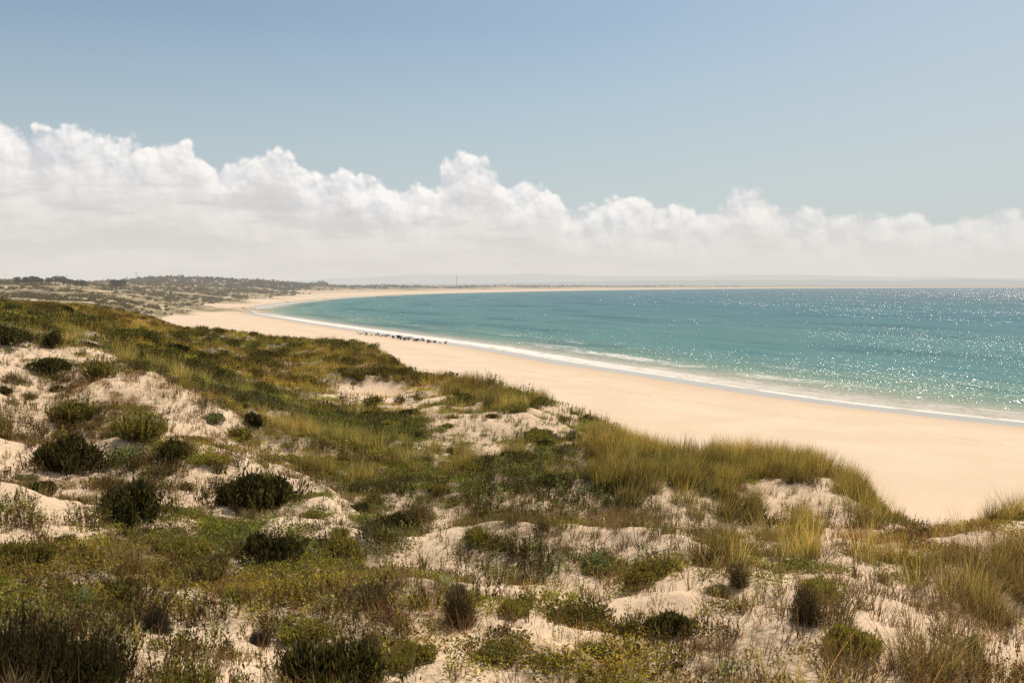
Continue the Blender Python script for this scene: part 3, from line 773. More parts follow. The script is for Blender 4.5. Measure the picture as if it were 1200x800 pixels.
# far zone, log spaced
x, y = sample_fan(42000, 205, 1700, 'log', 33)
z, s, g, px, py = place(x, y)
r_ = np.hypot(x, y)
nz = fbm(x / 38, y / 38, 81, 4); nz2 = fbm(x / 9, y / 9, 83, 3)
ok = (g > .6) & (s > 30)
shr = ok & (nz * .5 + nz2 * .5 > .53) & (px < 700)
gra = ok & ~shr & (rng.uniform(0, 1, len(x)) < .7) & (px < 700)
f_ = np.clip(r_ / 380, .55, 3.0)
tint = rng.uniform(.7, 1.3, (len(x), 1)) * np.ones((1, 3))
add('farclump', x[shr], y[shr], z[shr], (f_ * rng.uniform(.6, 1.5, len(x)))[shr], tint[shr])
add('fargrass', x[gra], y[gra], z[gra], (f_ * rng.uniform(.6, 1.3, len(x)))[gra], tint[gra])

# tiny yellow flowers over the green carpet in the lower middle
fl = mat_patch(.5, 26, [(.62, .42, .03), (.70, .50, .05)], .24, .028, .028)
fx, fy = sample_fan(2600, 9, 20, 'area', 14)
fz, fs_, fg, fpx, fpy = place(fx, fy)
fm = (((fpx - 705) / 75) ** 2 + ((fpy - 780) / 26) ** 2 < rng.uniform(.2, 1.2, len(fx)))
add('flower', fx[fm], fy[fm], fz[fm] + .05, rng.uniform(.7, 1.1, len(fx))[fm], np.ones((len(fx), 3))[fm])
def flush(k, name, variants, mat, label, catg, tilt=.12):
    if k not in buckets: return
    b = buckets[k]
    merge(name, variants, np.concatenate(b[0]), np.concatenate(b[1]), np.concatenate(b[2]), mat, label, catg, tilt)
flush('mat', 'creeping_plants', var_mat, M['leaf'], 'low green creeping plants carpeting the hollows between the dunes', 'ground cover')
flush('matb', 'creeping_plants', var_matb, M['leaf'], 'bright yellow green creeping plants in patches on the sand', 'ground cover')
flush('sprig', 'herb_sprigs', var_sprig, M['leaf'], 'small green upright sprigs dotted all over the pale dune sand', 'ground cover')
flush('dsprig', 'heath', var_dsprig, M['leaf'], 'dark low heath growing in patches across the dune slopes', 'ground cover')
flush('grey', 'herb_sprigs', var_grey, M['leaf'], 'grey green leafy herbs scattered over the dunes', 'ground cover')
flush('dry', 'dry_grass', var_dry, M['dry'], 'thin dry straw coloured grass standing sparsely on bare sand', 'grass')
flush('brown', 'dry_scrub', var_brown, M['dry'], 'brown dry twiggy scrub covering parts of the dunes', 'ground cover')
flush('marr', 'marram_grass', var_marr, M['grass'], 'green and golden marram grass massed along the near dune crests', 'grass')
flush('marrlo', 'marram_grass', var_marr_lo, M['grass'], 'olive marram grass covering the dune ridges farther back', 'grass')
flush('lowtuft', 'short_grass', var_lowtuft, M['grass'], 'short olive grass filling the ground under the taller grass', 'grass')
flush('ridge', 'heath', var_ridge, M['leaf'], 'dark mounds of heath among the grass of the upper left hillside', 'ground cover')
flush('flower', 'yellow_flowers', [fl], M['leaf'], 'tiny yellow flowers sprinkled over a green carpet in the lower middle', 'flowers')
flush('farclump', 'far_scrub', var_farclump, M['far'], 'dark scrub dotted over the far dunes on the left', 'scrub')
flush('fargrass', 'far_grass', var_fargrass, M['far'], 'tan grass on the far dunes behind the head of the beach', 'grass')

# ------------------------------------------------------------------ things: shrubs
def ground_at(px, py):
    return hit(px, py)
def tri_mesh(name, vfc, mat):
    v, f, c = vfc
    me = mesh_np(name, v, f, np.clip(c, 0, 1)); me.materials.append(mat); return me
SHM = {}
def protos(kind, fol, stm, mat='leaf'):
    SHM[kind] = [(tri_mesh('foliage', a, M[mat]), tri_mesh('stem', b, M['wood']) if b is not None else None) for a, b in zip(fol, stm)]
# unit shrubs: radius 1, height 1 - scaled when placed
protos('dark', [cat([shrub(1, .85, 5600, DBUSH + DBUSH[:3] + GREEN[2:3], .15, .05, 15, .9, sheared=True), spiky(1.5, .72, 110, 10, DBUSH + DARK[:2], .11, .04), spiky(1.0, 1.1, 50, 10, DBUSH + DARK[:2], .11, .04)]) for _ in range(4)], [stems(1, 1, 6) for _ in range(4)])
protos('deep', [cat([shrub(1, 1.0, 2600, [(.017, .016, .008), (.026, .023, .010), (.04, .034, .014)], .2, .08, 9, .6)]) for _ in range(3)], [stems(1, 1, 5) for _ in range(3)])  # near-black leaf colour carries the shade of the hillside ridge
protos('brown', [cat([twiggy(1, 1, 900, BROWN, .018), shrub(1, .95, 2200, BROWN + DARK, .12, .03, 9, .6)]) for _ in range(3)], [stems(1, 1, 5) for _ in range(3)], 'dry')
protos('ball', [cat([twiggy(1, 1.05, 1800, [(.055, .045, .036), (.075, .06, .048), (.035, .028, .022)], .022), shrub(.9, .9, 1200, [(.035, .028, .022)], .10, .03, 5, .3)]) for _ in range(2)], [stems(1, 1, 5) for _ in range(2)], 'dry')
protos('green', [cat([shrub(1, .9, 3600, GREEN, .14, .05, 13, .8, sheared=True), spiky(1.1, .95, 70, 9, GREEN + BRIGHT[:1], .11, .045)]) for _ in range(4)], [stems(1, 1, 5) for _ in range(4)])
protos('grey', [cat([shrub(1, .9, 2600, GREY + GREEN[:1], .15, .055, 11, .7, sheared=True), spiky(1, 1.05, 40, 9, GREY, .12, .05)]) for _ in range(3)], [stems(1, 1, 4) for _ in range(3)])
protos('olive', [cat([spiky(1, 1, 150, 13, GREEN[:3] + DARK[:2] + BROWN[:1] + MARR[:1], .13, .045), shrub(.9, .7, 1400, DARK + GREEN[:2], .13, .045, 8, .8)]) for _ in range(4)], [stems(1, 1, 5) for _ in range(4)])
protos('straw', [cat([blades(420, .75, .55, 1.15, .022, STRAW + BROWN + MARR[:2], spread=.55, seg=3), twiggy(.9, .6, 260, BROWN, .016)]) for _ in range(2)], [twiggy(.7, .35, 160, BROWN, .02) for _ in range(2)], 'dry')
protos('red', [spiky(1, 1, 34, 9, [(.12, .045, .025), (.16, .07, .035), (.08, .04, .02)], .22, .08) for _ in range(1)], [stems(1, .8, 6) for _ in range(1)], 'dry')
protos('thicket', [cat([spiky(1, 1.0, 260, 22, [(.030, .025, .010), (.045, .033, .014), (.024, .022, .009)], .085, .03), shrub(.95, .72, 3600, [(.024, .021, .009), (.036, .029, .011)], .09, .032, 14, 1.2), blades(150, .95, .6, 1.2, .012, [(.09, .06, .032), (.06, .042, .024)], spread=.15, seg=3)]) for _ in range(2)], [stems(1, .9, 9) for _ in range(2)])
def make_shrub(name, kind, loc, rx, h, label, catg, group=None, parts=True, yaw=None):
    fo, st = SHM[kind][random.randrange(len(SHM[kind]))]
    yaw = random.uniform(0, 6.28) if yaw is None else yaw
    if not parts:
        o = bpy.data.objects.new(name, fo); COL.objects.link(o)
        o.location = loc; o.rotation_euler = (0, 0, yaw); o.scale = (rx, rx, h)
        return tag(o, label, catg, group)
    root = empty(name, loc, yaw, (rx * random.uniform(.9, 1.15), rx * random.uniform(.75, 1.1), h)); tag(root, label, catg, group)
    for nm, me in (('foliage', fo), ('stem', st)):
        o = bpy.data.objects.new(nm, me); COL.objects.link(o); o.parent = root
    return root

# (px, py of the foot, width px, height px, kind, name, label, category)
BIG = [
 (76, 556, 84, 52, 'dark', 'shrub', 'large dark spreading bush on the left sandy slope, uppermost of the big bushes', 'bush'),
 (152, 618, 84, 58, 'dark', 'shrub', 'round very dark bush on bare sand above a brown grassy bush', 'bush'),
 (300, 600, 84, 54, 'dark', 'shrub', 'rounded dark green bush alone on the sand, right of the round very dark bush', 'bush'),
 (323, 660, 66, 40, 'dark', 'shrub', 'dark low bush standing below the rounded dark green bush', 'bush'),
 (398, 662, 46, 42, 'green', 'shrub', 'mid green upright bush just right of the dark low bush', 'bush'),
 (490, 614, 56, 30, 'brown', 'shrub', 'brown half dead bush on the sand leaning over a dark green mound', 'bush'),
 (464, 626, 52, 30, 'dark', 'shrub', 'dark green mound spreading in front of a brown half dead bush', 'bush'),
 (146, 672, 62, 54, 'straw', 'dry_bush', 'brown grassy bush with arching dry stalks below the round very dark bush', 'bush'),
 (183, 742, 46, 36, 'ball', 'dead_shrub', 'grey brown dead ball shaped bush in the left foreground', 'bush'),
 (303, 757, 32, 24, 'ball', 'dead_shrub', 'small brown dead bush beside a sand path in the left foreground', 'bush'),
 (390, 812, 130, 78, 'dark', 'shrub', 'big dark green bush cut by the bottom edge of the picture', 'bush'),
 (14, 815, 150, 105, 'thicket', 'thicket', 'tall dark thicket with brown shoots filling the bottom left corner', 'bush'),
 (92, 815, 120, 82, 'thicket', 'thicket', 'lower brown thicket of upright shoots beside the corner thicket', 'bush'),
 (215, 812, 100, 50, 'olive', 'heath_bush', 'olive heath bush at the bottom edge between thicket and sand path', 'bush'),
 (784, 746, 54, 44, 'dark', 'shrub', 'dark green bushy shrub on the sand at the lower right of centre', 'bush'),
 (695, 674, 42, 32, 'grey', 'shrub', 'small grey green round bush below the bare sand hump', 'bush'),
 (764, 680, 66, 30, 'green', 'shrub', 'low green spreading bush right of the small grey green round bush', 'bush'),
 (678, 735, 90, 36, 'olive', 'heath_bush', 'olive heath bush with upright shoots on the open sand', 'bush'),
 (602, 726, 40, 28, 'green', 'shrub', 'small green tufted bush left of the olive heath bush on open sand', 'bush'),
 (612, 712, 22, 22, 'olive', 'heath_bush', 'little dark upright bush behind the small green tufted bush', 'bush'),
 (590, 745, 26, 15, 'red', 'succulent_plant', 'reddish brown leafy plant on the sand in the lower middle', 'plant'),
 (735, 746, 56, 28, 'olive', 'heath_bush', 'broad olive heath bush left of the dark green bushy shrub', 'bush'),
 (540, 735, 50, 62, 'brown', 'shrub', 'tall brownish bush standing in the middle foreground', 'bush'),
 (440, 715, 80, 34, 'brown', 'dry_bush', 'wide brown dry tangled bush in the middle left foreground', 'bush'),
 (1000, 775, 70, 46, 'green', 'shrub', 'green leafy bush among brown stalks near the bottom right', 'bush'),
 (945, 735, 60, 50, 'brown', 'dry_bush', 'brown upright dry bush left of the green leafy bush at lower right', 'bush'),
 (1141, 775, 26, 42, 'grey', 'shrub', 'narrow grey green upright plant on sand near the right edge', 'plant'),
 (1074, 667, 28, 22, 'green', 'shrub', 'small round green tuft on the sand left of the big brown grass clump', 'bush'),
 (866, 690, 34, 38, 'brown', 'dry_bush', 'small brown bush on the sandy slope at right below the crest', 'bush'),
 (93, 712, 46, 26, 'grey', 'shrub', 'grey green low bush beside a patch of bare sand at lower left', 'bush'),
 (212, 655, 50, 32, 'green', 'shrub', 'fresh green bush with pale shoots right of the brown grassy bush', 'bush'),
 (365, 752, 84, 32, 'green', 'shrub', 'wide fresh green mound above the big bush at the bottom edge', 'bush'),
 (30, 668, 70, 38, 'green', 'shrub', 'bright green mound at the left edge in the foreground', 'bush'),
 (480, 785, 60, 34, 'green', 'shrub', 'green cushion right of the big dark bush at the bottom edge', 'bush'),
 (546, 552, 26, 16, 'green', 'shrub', 'round bright green bush in the middle of the grassy hollow', 'bush'),
 (520, 580, 34, 15, 'green', 'shrub', 'flat green cushion near the front of the grassy hollow', 'bush'),
 (60, 408, 18, 24, 'dark', 'shrub', 'upright dark little tree like bush on the upper left skyline of sand', 'bush'),
 (10, 405, 60, 24, 'dark', 'shrub', 'broad dark bush at the far left edge on the upper slope', 'bush'),
 (117, 444, 42, 28, 'olive', 'heath_bush', 'dark bush on top of the bare sandy knoll', 'bush'),
 (60, 440, 46, 20, 'dark', 'shrub', 'dark low bush left of the bare sandy knoll', 'bush'),
 (165, 520, 66, 40, 'olive', 'heath_bush', 'ragged olive bush in the middle of the sandy slope', 'bush'),
 (205, 540, 40, 26, 'dark', 'shrub', 'small dark bush right of the ragged olive bush on the slope', 'bush'),
 (85, 500, 60, 34, 'olive', 'heath_bush', 'ragged dark heath above the large spreading bush', 'bush'),
 (280, 518, 34, 22, 'olive', 'heath_bush', 'thin bush clinging to the right part of the sandy slope', 'bush'),
 (250, 496, 26, 14, 'grey', 'shrub', 'pale green little bush on the bare part of the sandy slope', 'bush'),
 (297, 500, 24, 20, 'dark', 'shrub', 'dark small bush at the upper rim of the sandy slope', 'bush'),
]
taken = []
for px, py, wpx, hpx, kind, nm, label, catg in BIG:
    yb = min(py, 797)
    x, y, z = ground_at(px, yb)
    if py > 797:                                   # rooted just below the frame
        k = (py - 797) / 330.0
        x, y = x * (1 - k), y * (1 - k); z = tz1(x, y)
    d = y
    rx = wpx / F * d * .5; h = hpx / F * d * 1.02
    y2 = y + rx * .55; x2 = x * y2 / y
    z2 = tz1(x2, y2)
    make_shrub(nm, kind, (x2, y2, z2 - .06), rx, max(h, .12), label, catg)
    taken.append((x2, y2, rx))

# smaller shrubs, told apart only by where they grow
def region(px, py):
    if py < 432 and px < 480: return 'on the grassy hillside at the upper left', 'shrubs on the upper left hillside'
    if px < 440 and py < 625: return 'dotted over the bare sandy slope at the left', 'shrubs on the left sandy slope'
    if py < 585 and px < 700: return 'in the green hollow behind the sandy slope', 'shrubs in the green hollow'
    if px < 480: return 'in the overgrown left foreground', 'shrubs in the left foreground'
    if px < 820: return 'in the middle foreground among bare sand', 'shrubs in the middle foreground'
    return 'on the sandy slope at the lower right', 'shrubs at the lower right'
KW = {'dark': 'small dark green shrub', 'olive': 'small olive heath shrub with upright shoots', 'brown': 'small brown dry shrub', 'green': 'small fresh green shrub', 'grey': 'small grey green shrub'}
cand = sample_fan(2600, 9, 66, 'area', 29)
cx, cy = cand; cz, cs, cg, cpx, cpy = place(cx, cy)
ccov = veg_at(cpx, cpy)
okc = (cg > .6) & (cpx > -20) & (cpx < 1220) & (cpy < 815) & (rng.uniform(0, 1, len(cx)) < np.clip(ccov[0] - .15, 0, 1) * (1 - .8 * ccov[1]))
cnt = 0
for i in np.nonzero(okc)[0]:
    if cnt >= 190: break
    if any((cx[i] - a) ** 2 + (cy[i] - b) ** 2 < (c * 1.0 + .35) ** 2 for a, b, c in taken): continue
    kind = random.choices(['dark', 'olive', 'brown', 'green', 'grey'], [.22, .34, .16, .2, .08])[0]
    rx = random.uniform(.20, .46) * (1.25 if cy[i] > 30 else 1.0); h = rx * random.uniform(.65, 1.1)
    reg, grp = region(cpx[i], cpy[i])
    make_shrub('shrub' if kind != 'olive' else 'heath_bush', kind, (cx[i], cy[i], cz[i] - .04), rx, h, KW[kind] + ' ' + reg, 'bush', KW[kind] + ' - ' + grp, parts=cy[i] < 34)
    taken.append((cx[i], cy[i], rx)); cnt += 1
# shrubs along the ridge line, its shade painted into their leaves, and over the hillside behind
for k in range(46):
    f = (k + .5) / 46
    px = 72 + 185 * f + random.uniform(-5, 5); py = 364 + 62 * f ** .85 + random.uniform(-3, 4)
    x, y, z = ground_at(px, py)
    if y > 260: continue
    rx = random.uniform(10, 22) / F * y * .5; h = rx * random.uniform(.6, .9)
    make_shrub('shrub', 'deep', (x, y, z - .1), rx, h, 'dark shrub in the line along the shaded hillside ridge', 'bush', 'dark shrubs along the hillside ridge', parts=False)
for k in range(46):
    px = random.uniform(0, 420); py = 350 + (px / 420) * 60 + random.uniform(0, 45)
    x, y, z = ground_at(px, py)
    if y > 240 or y < 55: continue
    rx = random.uniform(6, 13) / F * y * .5; h = rx * random.uniform(.5, .9)
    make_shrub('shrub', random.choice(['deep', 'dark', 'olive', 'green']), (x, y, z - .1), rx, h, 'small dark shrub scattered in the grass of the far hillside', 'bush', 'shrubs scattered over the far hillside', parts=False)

# ------------------------------------------------------------------ things: marram tussocks
TUS = []
for k in range(7):
    g_ = blades(170, .28, .55, 1.15, .012, MARR + GOLD[:1], lean=(random.uniform(.06, .22), random.uniform(-.06, .06)), spread=.34, curve=.4, seg=4)
    th_ = blades(70, .30, .14, .42, .014, STRAW + BROWN, spread=.8, seg=2)
    TUS.append((tri_mesh('blades', g_, M['grass']), tri_mesh('dead_leaves', th_, M['dry'])))
BTUS = []
for k in range(3):
    g_ = blades(210, .34, .5, 1.05, .012, MARR[:2] + BROWN + STRAW[1:], lean=(random.uniform(-.1, .1), 0), spread=.5, curve=.5, seg=4)
    th_ = blades(110, .36, .14, .5, .014, STRAW + BROWN, spread=.9, seg=2)
    BTUS.append((tri_mesh('blades', g_, M['grass']), tri_mesh('dead_leaves', th_, M['dry'])))
TREG = [  # (x0, y0, x1, y1, n, brown, label, group)
 (505, 440, 640, 492, 48, 0, 'olive marram tussock on the pointed grassy spur above the beach', 'marram tussocks on the pointed spur'),
 (400, 405, 505, 450, 24, 0, 'distant marram tussock along the crest left of the pointed grassy spur', 'marram tussocks left of the spur'),
 (690, 505, 800, 595, 34, 0, 'golden green marram tussock in the tall stand behind the bare sand hump', 'marram tussocks behind the sand hump'),
 (800, 515, 1052, 600, 95, 0, 'tall marram tussock on the right hand crest standing out against the beach', 'marram tussocks on the right hand crest'),
 (1052, 592, 1205, 612, 22, 0, 'sparse marram tussock at the right edge over the peach beach', 'marram tussocks at the right edge'),
 (1100, 640, 1215, 700, 20, 1, 'brownish marram tussock in the big clump at the right edge', 'marram tussocks in the brown clump'),
 (810, 600, 1080, 665, 12, 0, 'loose marram tussock on the sand slope under the right hand crest', 'marram tussocks under the right hand crest'),
 (960, 690, 1200, 795, 9, 1, 'lone brownish tussock on the bare sand in the bottom right corner', 'lone tussocks at the bottom right'),
]
for x0, y0, x1, y1, nn_, br, label, grp in TREG:
    made = 0
    for tr_ in range(nn_ * 8):
        if made >= nn_: break
        px, py = random.uniform(x0, x1), random.uniform(y0, y1)
        x, y, z = ground_at(px, py)
        if y > 160 or place(np.array([x]), np.array([y]))[2][0] < .6: continue
        q = veg_at(np.array([px]), np.array([py]))
        if not br and q[1][0] * q[0][0] < random.uniform(.05, .6): continue
        me, dl = random.choice(BTUS if br else TUS)
        s_ = random.uniform(.75, 1.35) * (1.1 if y > 55 else 1.0) * (.72 if x0 > 1000 else 1.0)
        if y < 60:
            o = empty('marram_tussock', (x, y, z - .03), random.uniform(-.55, .55), s_)
            for nm, mm in (('blades', me), ('dead_leaves', dl)):
                c_ = bpy.data.objects.new(nm, mm); COL.objects.link(c_); c_.parent = o
        else:
            o = bpy.data.objects.new('marram_tussock', me); COL.objects.link(o)
            o.location = (x, y, z - .03); o.rotation_euler = (0, 0, random.uniform(-.55, .55)); o.scale = (s_,) * 3
        tag(o, label, 'grass tussock', grp); made += 1

# ------------------------------------------------------------------ birds resting on the wet sand
M['bird'] = flat_mat('dark_plumage', (.05, .04, .032), .7)
def loft(rings, sides=8):
    """rings: (x, z, ry, rz) along the body, one closed skin"""
    vs, fs = [], []
    for x_, z_, a_, b_ in rings:
        for k in range(sides):
            an = 2 * math.pi * k / sides
            vs.append((x_ + 0 * an, a_ * math.cos(an), z_ + b_ * math.sin(an)))
    n_ = len(rings)
    for i in range(n_ - 1):
        for k in range(sides):
            a_, b_ = i * sides + k, i * sides + (k + 1) % sides
            fs += [(a_, b_, b_ + sides), (a_, b_ + sides, a_ + sides)]
    for i0 in (0, n_ - 1):
        for k in range(1, sides - 1): fs.append((i0 * sides, i0 * sides + k, i0 * sides + k + 1))
    return np.array(vs, float), np.array(fs)
def bird_mesh(pose):
    up = {'stand': .36, 'lean': .14, 'wings': .22}[pose]
    rings = []
    for f, rad in ((-.46, .012), (-.34, .045), (-.2, .085), (-.02, .125), (.14, .12), (.24, .085)):
        rings.append((f * math.cos(up), .34 + f * math.sin(up) * 1.1, rad, rad * .95))
    bx, bz = rings[-1][0], rings[-1][1]
    for dx, dz, rad in ((.05, .08, .055), (.05, .19, .042), (.08, .27, .045), (.13, .295, .05), (.18, .29, .03), (.24, .275, .014), (.29, .26, .004)):
        rings.append((bx + dx, bz + dz, rad, rad))
    parts = [loft(rings)]
    for sy in (-1, 1):
        parts.append(tube([(-.02, sy * .055, .28), (.0, sy * .06, .13), (-.02, sy * .06, 0.0), (.08, sy * .07, .0)], [.03, .014, .012, .018], 5))
        if pose == 'wings':
            w = [(.12, sy * .10, .44), (.02, sy * .34, .66), (-.08, sy * .62, .80)]
            parts.append(tube(w, [.07, .05, .012], 6))
            v_ = np.array([(.14, sy * .1, .44), (-.24, sy * .12, .36), (-.28, sy * .38, .52), (-.22, sy * .64, .74), (.0, sy * .62, .82), (.08, sy * .34, .68)])
            v_ = np.concatenate([v_ + (0, 0, .012), v_ - (0, 0, .012)])
            fs_ = [(0, i, i + 1) for i in range(1, 5)] + [(6, 6 + i + 1, 6 + i) for i in range(1, 5)]
            parts.append((v_, np.array(fs_)))
        else:
            parts.append(loft([(-.40 * math.cos(up), .34 - .36 * math.sin(up), .02, .02), (-.12, .36, .03, .07), (.12, .40, .025, .085), (.2, .42, .01, .03)]))
            v_, f_ = parts[-1]; v_[:, 1] += sy * .105
    o = 0; V_, F_ = [], []
    for v_, f_ in parts: V_.append(v_); F_.append(f_ + o); o += len(v_)
    me = mesh_np('bird', np.concatenate(V_), np.concatenate(F_), smooth=True); me.materials.append(M['bird']); return me
BM = [bird_mesh('stand'), bird_mesh('lean'), bird_mesh('wings')]
def put_bird(px, py, pose, label, grp, sc_=1.1):
    x, y = at_z(px, py, .12)
    o = bpy.data.objects.new('bird', BM[pose]); COL.objects.link(o)
    o.location = (x, y, tz1(x, y) - .005); o.rotation_euler = (0, 0, random.uniform(0, 6.28)); o.scale = (sc_ * .78 * random.uniform(.65, 1.25),) * 3
    tag(o, label, 'bird', grp)
LB = ['dark bird standing upright in the long row at the water line', 'dark bird leaning forward in the long row at the water line', 'dark bird with raised wings in the long row at the water line']
for k in range(84):
    u_ = (k + random.uniform(0, 1)) / 84; u_ = .5 + (u_ - .5) * (.62 + .38 * abs(2 * u_ - 1)) + random.gauss(0, .025) + .012 * math.sin(40 * u_)
    px = 418 + 106 * u_; py = 393.2 + 11.3 * u_ + random.gauss(0, 1.1)
    ps = random.choices([0, 1, 2], [.5, .28, .22])[0]
    put_bird(px, py, ps, LB[ps], ['upright birds in the row', 'leaning birds in the row', 'birds raising their wings in the row'][ps])
for px, py, ps in ((283.5, 362.3, 1), (285.0, 362.0, 0), (286.0, 362.6, 1), (284.6, 363.0, 1)):
    put_bird(px, py, ps, 'dark bird in the tight bunch on the sand at the head of the bay', 'birds bunched at the head of the bay', 1.5)
put_bird(288.3, 363.6, 0, 'single upright dark bird right of the bunch at the head of the bay', None, 1.6)
for px, py in ((332, 354.4), (334.2, 354.2), (335.6, 354.0), (337.4, 354.5)):
    put_bird(px, py, 1, 'far dark bird on the sand near the foam beyond the head of the bay', 'far birds beyond the head of the bay', 1.7)
for px, py in ():
    x, y = at_z(px, py, .1)
    rk = np.concatenate([np.random.default_rng(int(px)).normal(size=(40, 3))]); rk /= np.linalg.norm(rk, axis=1, keepdims=True)
    import bmesh
    bm = bmesh.new(); bmesh.ops.create_icosphere(bm, subdivisions=2, radius=1)
    for v_ in bm.verts: v_.co = Vector((v_.co.x * .13, v_.co.y * .07, max(v_.co.z, -.4) * .06)) * (1 + .3 * math.sin(7 * v_.co.x + 3 * v_.co.y + px))
    me = bpy.data.meshes.new('seaweed'); bm.to_mesh(me); bm.free(); me.materials.append(M['bird'])
    o = link('seaweed', me); o.location = (x, y, tz1(x, y) + .03)
    tag(o, 'tiny dark lump of seaweed on the wet sand at the right', 'seaweed')

# ------------------------------------------------------------------ two small boats far out
M['hull'] = flat_mat('dark_hull', (.05, .055, .07), .5, True)
M['cab'] = flat_mat('pale_cabin', (.35, .34, .33), .5, True)
def boat(px, py, length, label):
    x, y = at_z(px, py, 0)
    root = empty('boat', (x, y, 0), .35); tag(root, label, 'boat')
    sec = []
    for f, w, k, dk in ((-.5, .15, .0, .10), (-.3, .19, -.03, .09), (0, .2, -.04, .095), (.3, .15, -.03, .12), (.45, .07, .0, .155), (.52, .01, .06, .175)):
        sec.append([(f, -w, dk), (f, -w * .75, .03), (f, 0, k), (f, w * .75, .03), (f, w, dk)])
    v_ = np.array(sec).reshape(-1, 3) * length; fs_ = []
    for i in range(5):
        for k in range(4):
            a_ = i * 5 + k; fs_ += [(a_, a_ + 1, a_ + 6), (a_, a_ + 6, a_ + 5)]
        a_ = i * 5; fs_ += [(a_, a_ + 5, a_ + 9), (a_, a_ + 9, a_ + 4)]
    fs_ += [(0, 1, 2), (0, 2, 3), (0, 3, 4)]
    link('hull', mesh_np('hull', v_, fs_), M['hull'], root)
    b = np.array([(a_ * .11 + .08, b_ * .11, c_ * .14 + .09) for c_ in (0, 1) for a_, b_ in ((-1, -1), (1, -1), (.8 if c_ else 1, 1), (-1, 1))]) * length
    fq = [(0, 1, 5), (0, 5, 4), (1, 2, 6), (1, 6, 5), (2, 3, 7), (2, 7, 6), (3, 0, 4), (3, 4, 7), (4, 5, 6), (4, 6, 7)]
    link('cabin', mesh_np('cabin', b, fq), M['cab'], root)
    v_, f_ = tube([(0, 0, .2 * length), (0, 0, .5 * length)], [.012 * length, .006 * length], 5)
    link('mast', mesh_np('mast', v_, f_), M['hull'], root)
boat(779.5, 340.5, 8.0, 'dark small boat far out below the sand spit, right one of two')
boat(727, 341.4, 6.5, 'faint small boat far out below the sand spit, left one of two')

# ------------------------------------------------------------------ trees on the skyline, masts
M['bark'] = flat_mat('bark', (.07, .055, .04), .9, True)
def tree_protos():
    out = []
    for k in range(4):
        r_ = np.random.default_rng(100 + k)
        parts = [tube([(0, 0, -.1), (.01, .01, .25), (.03, -.01, .55), (.02, 0, .8)], [.04, .032, .02, .01], 6)]
        for a_ in (0.4, 2.3, 4.4):
            parts.append(tube([(.01, 0, .35 + .03 * a_), (.16 * math.cos(a_), .16 * math.sin(a_), .56), (.27 * math.cos(a_), .27 * math.sin(a_), .7)], [.018, .012, .005], 5))
        o = 0; V_, F_ = [], []
        for v_, f_ in parts: V_.append(v_); F_.append(f_ + o); o += len(v_)
        tm = mesh_np('trunk', np.concatenate(V_), np.concatenate(F_)); tm.materials.append(M['bark'])
        cv_ = shrub(.50, .62, 620, [(.04, .045, .021), (.055, .058, .026), (.034, .037, .018)], .10, .06, 8, .5, r_)
        v_ = cv_[0].copy(); v_[:, 2] += .34
        out.append((tm, tri_mesh('crown', (v_, cv_[1], cv_[2]), M['far'])))
    return out
TP = tree_protos()
def tree(px, pytop, d, hpx, label, grp=None, wide=1.0):
    x, y, _ = at_d(px, 335, d); z = tz1(x, y)
    top = H + (HOR - pytop) / F * d
    h = max(hpx / F * d, 2.0)
    zb = z if abs(top - z - h) > 6 else top - h
    zb = min(z, top - h) if top - h > z - 6 else z
    h2 = max(top - z + .1, 2.0)
    root = empty('tree', (x, y, z - .1), random.uniform(0, 6.28), (h2 * wide, h2 * wide, h2)); tag(root, label, 'tree', grp)
    tm, cm = random.choice(TP)
    for nm, me in (('trunk', tm), ('crown', cm)):
        o = bpy.data.objects.new(nm, me); COL.objects.link(o); o.parent = root
TREES = [(21, 323.5, 515, 5, 'small lone tree on the left skyline beside the dark tree clump', 1.0), (31, 324, 525, 6, 'left tree of the dark clump on the left skyline', 1.2), (36, 322.6, 530, 8, 'tallest tree of the dark clump on the left skyline', 1.2), (42, 323.6, 535, 7, 'right tree of the dark clump on the left skyline', 1.3), (48, 325.6, 530, 5, 'low tree ending the dark clump on the left skyline', 1.3),
 (58, 324.8, 565, 5, 'low tree left of the tall pair on the left hilltop', 1.3), (65, 322.3, 570, 8, 'taller tree of the pair on the left hilltop', 1.1), (74.5, 323.2, 570, 7, 'right tree of the pair on the left hilltop', 1.1), (82, 326, 560, 5, 'broad low tree right of the pair on the left hilltop', 1.8), (97, 327, 555, 4, 'squat tree above the pale dunes between two hills', 1.8), (136, 326.6, 600, 5, 'rounded tree left of the dark wooded hill', 1.3), (142, 327.6, 610, 4, 'small tree touching the left foot of the wooded hill', 1.3)]
for px, pt, d, hp, lb, wd_ in TREES: tree(px, pt, d, hp, lb, None, wd_)
for px, pt, d in ((176, 322.9, 1480), (187, 323.4, 1490), (200, 323.9, 1480), (214, 324.6, 1500), (232, 324.4, 1500), (240, 325.4, 1500), (251, 327.4, 1520), (268, 329.2, 1600)):
    tree(px, pt, d, 5, 'tree crown standing up from the ridge of the dark wooded hill', 'trees on the ridge of the wooded hill', 1.5)
for px, pt, d in ((286, 330, 1700), (314, 330.2, 1750), (328.5, 329.4, 1700), (355, 331, 1900), (364, 330.4, 1900), (371, 330.2, 1950), (377.5, 328.8, 1900), (381, 330.4, 1950)):
    tree(px, pt, d, 5, 'tree standing above the low coastal wood right of the hill', 'trees above the low coastal wood', 1.4)

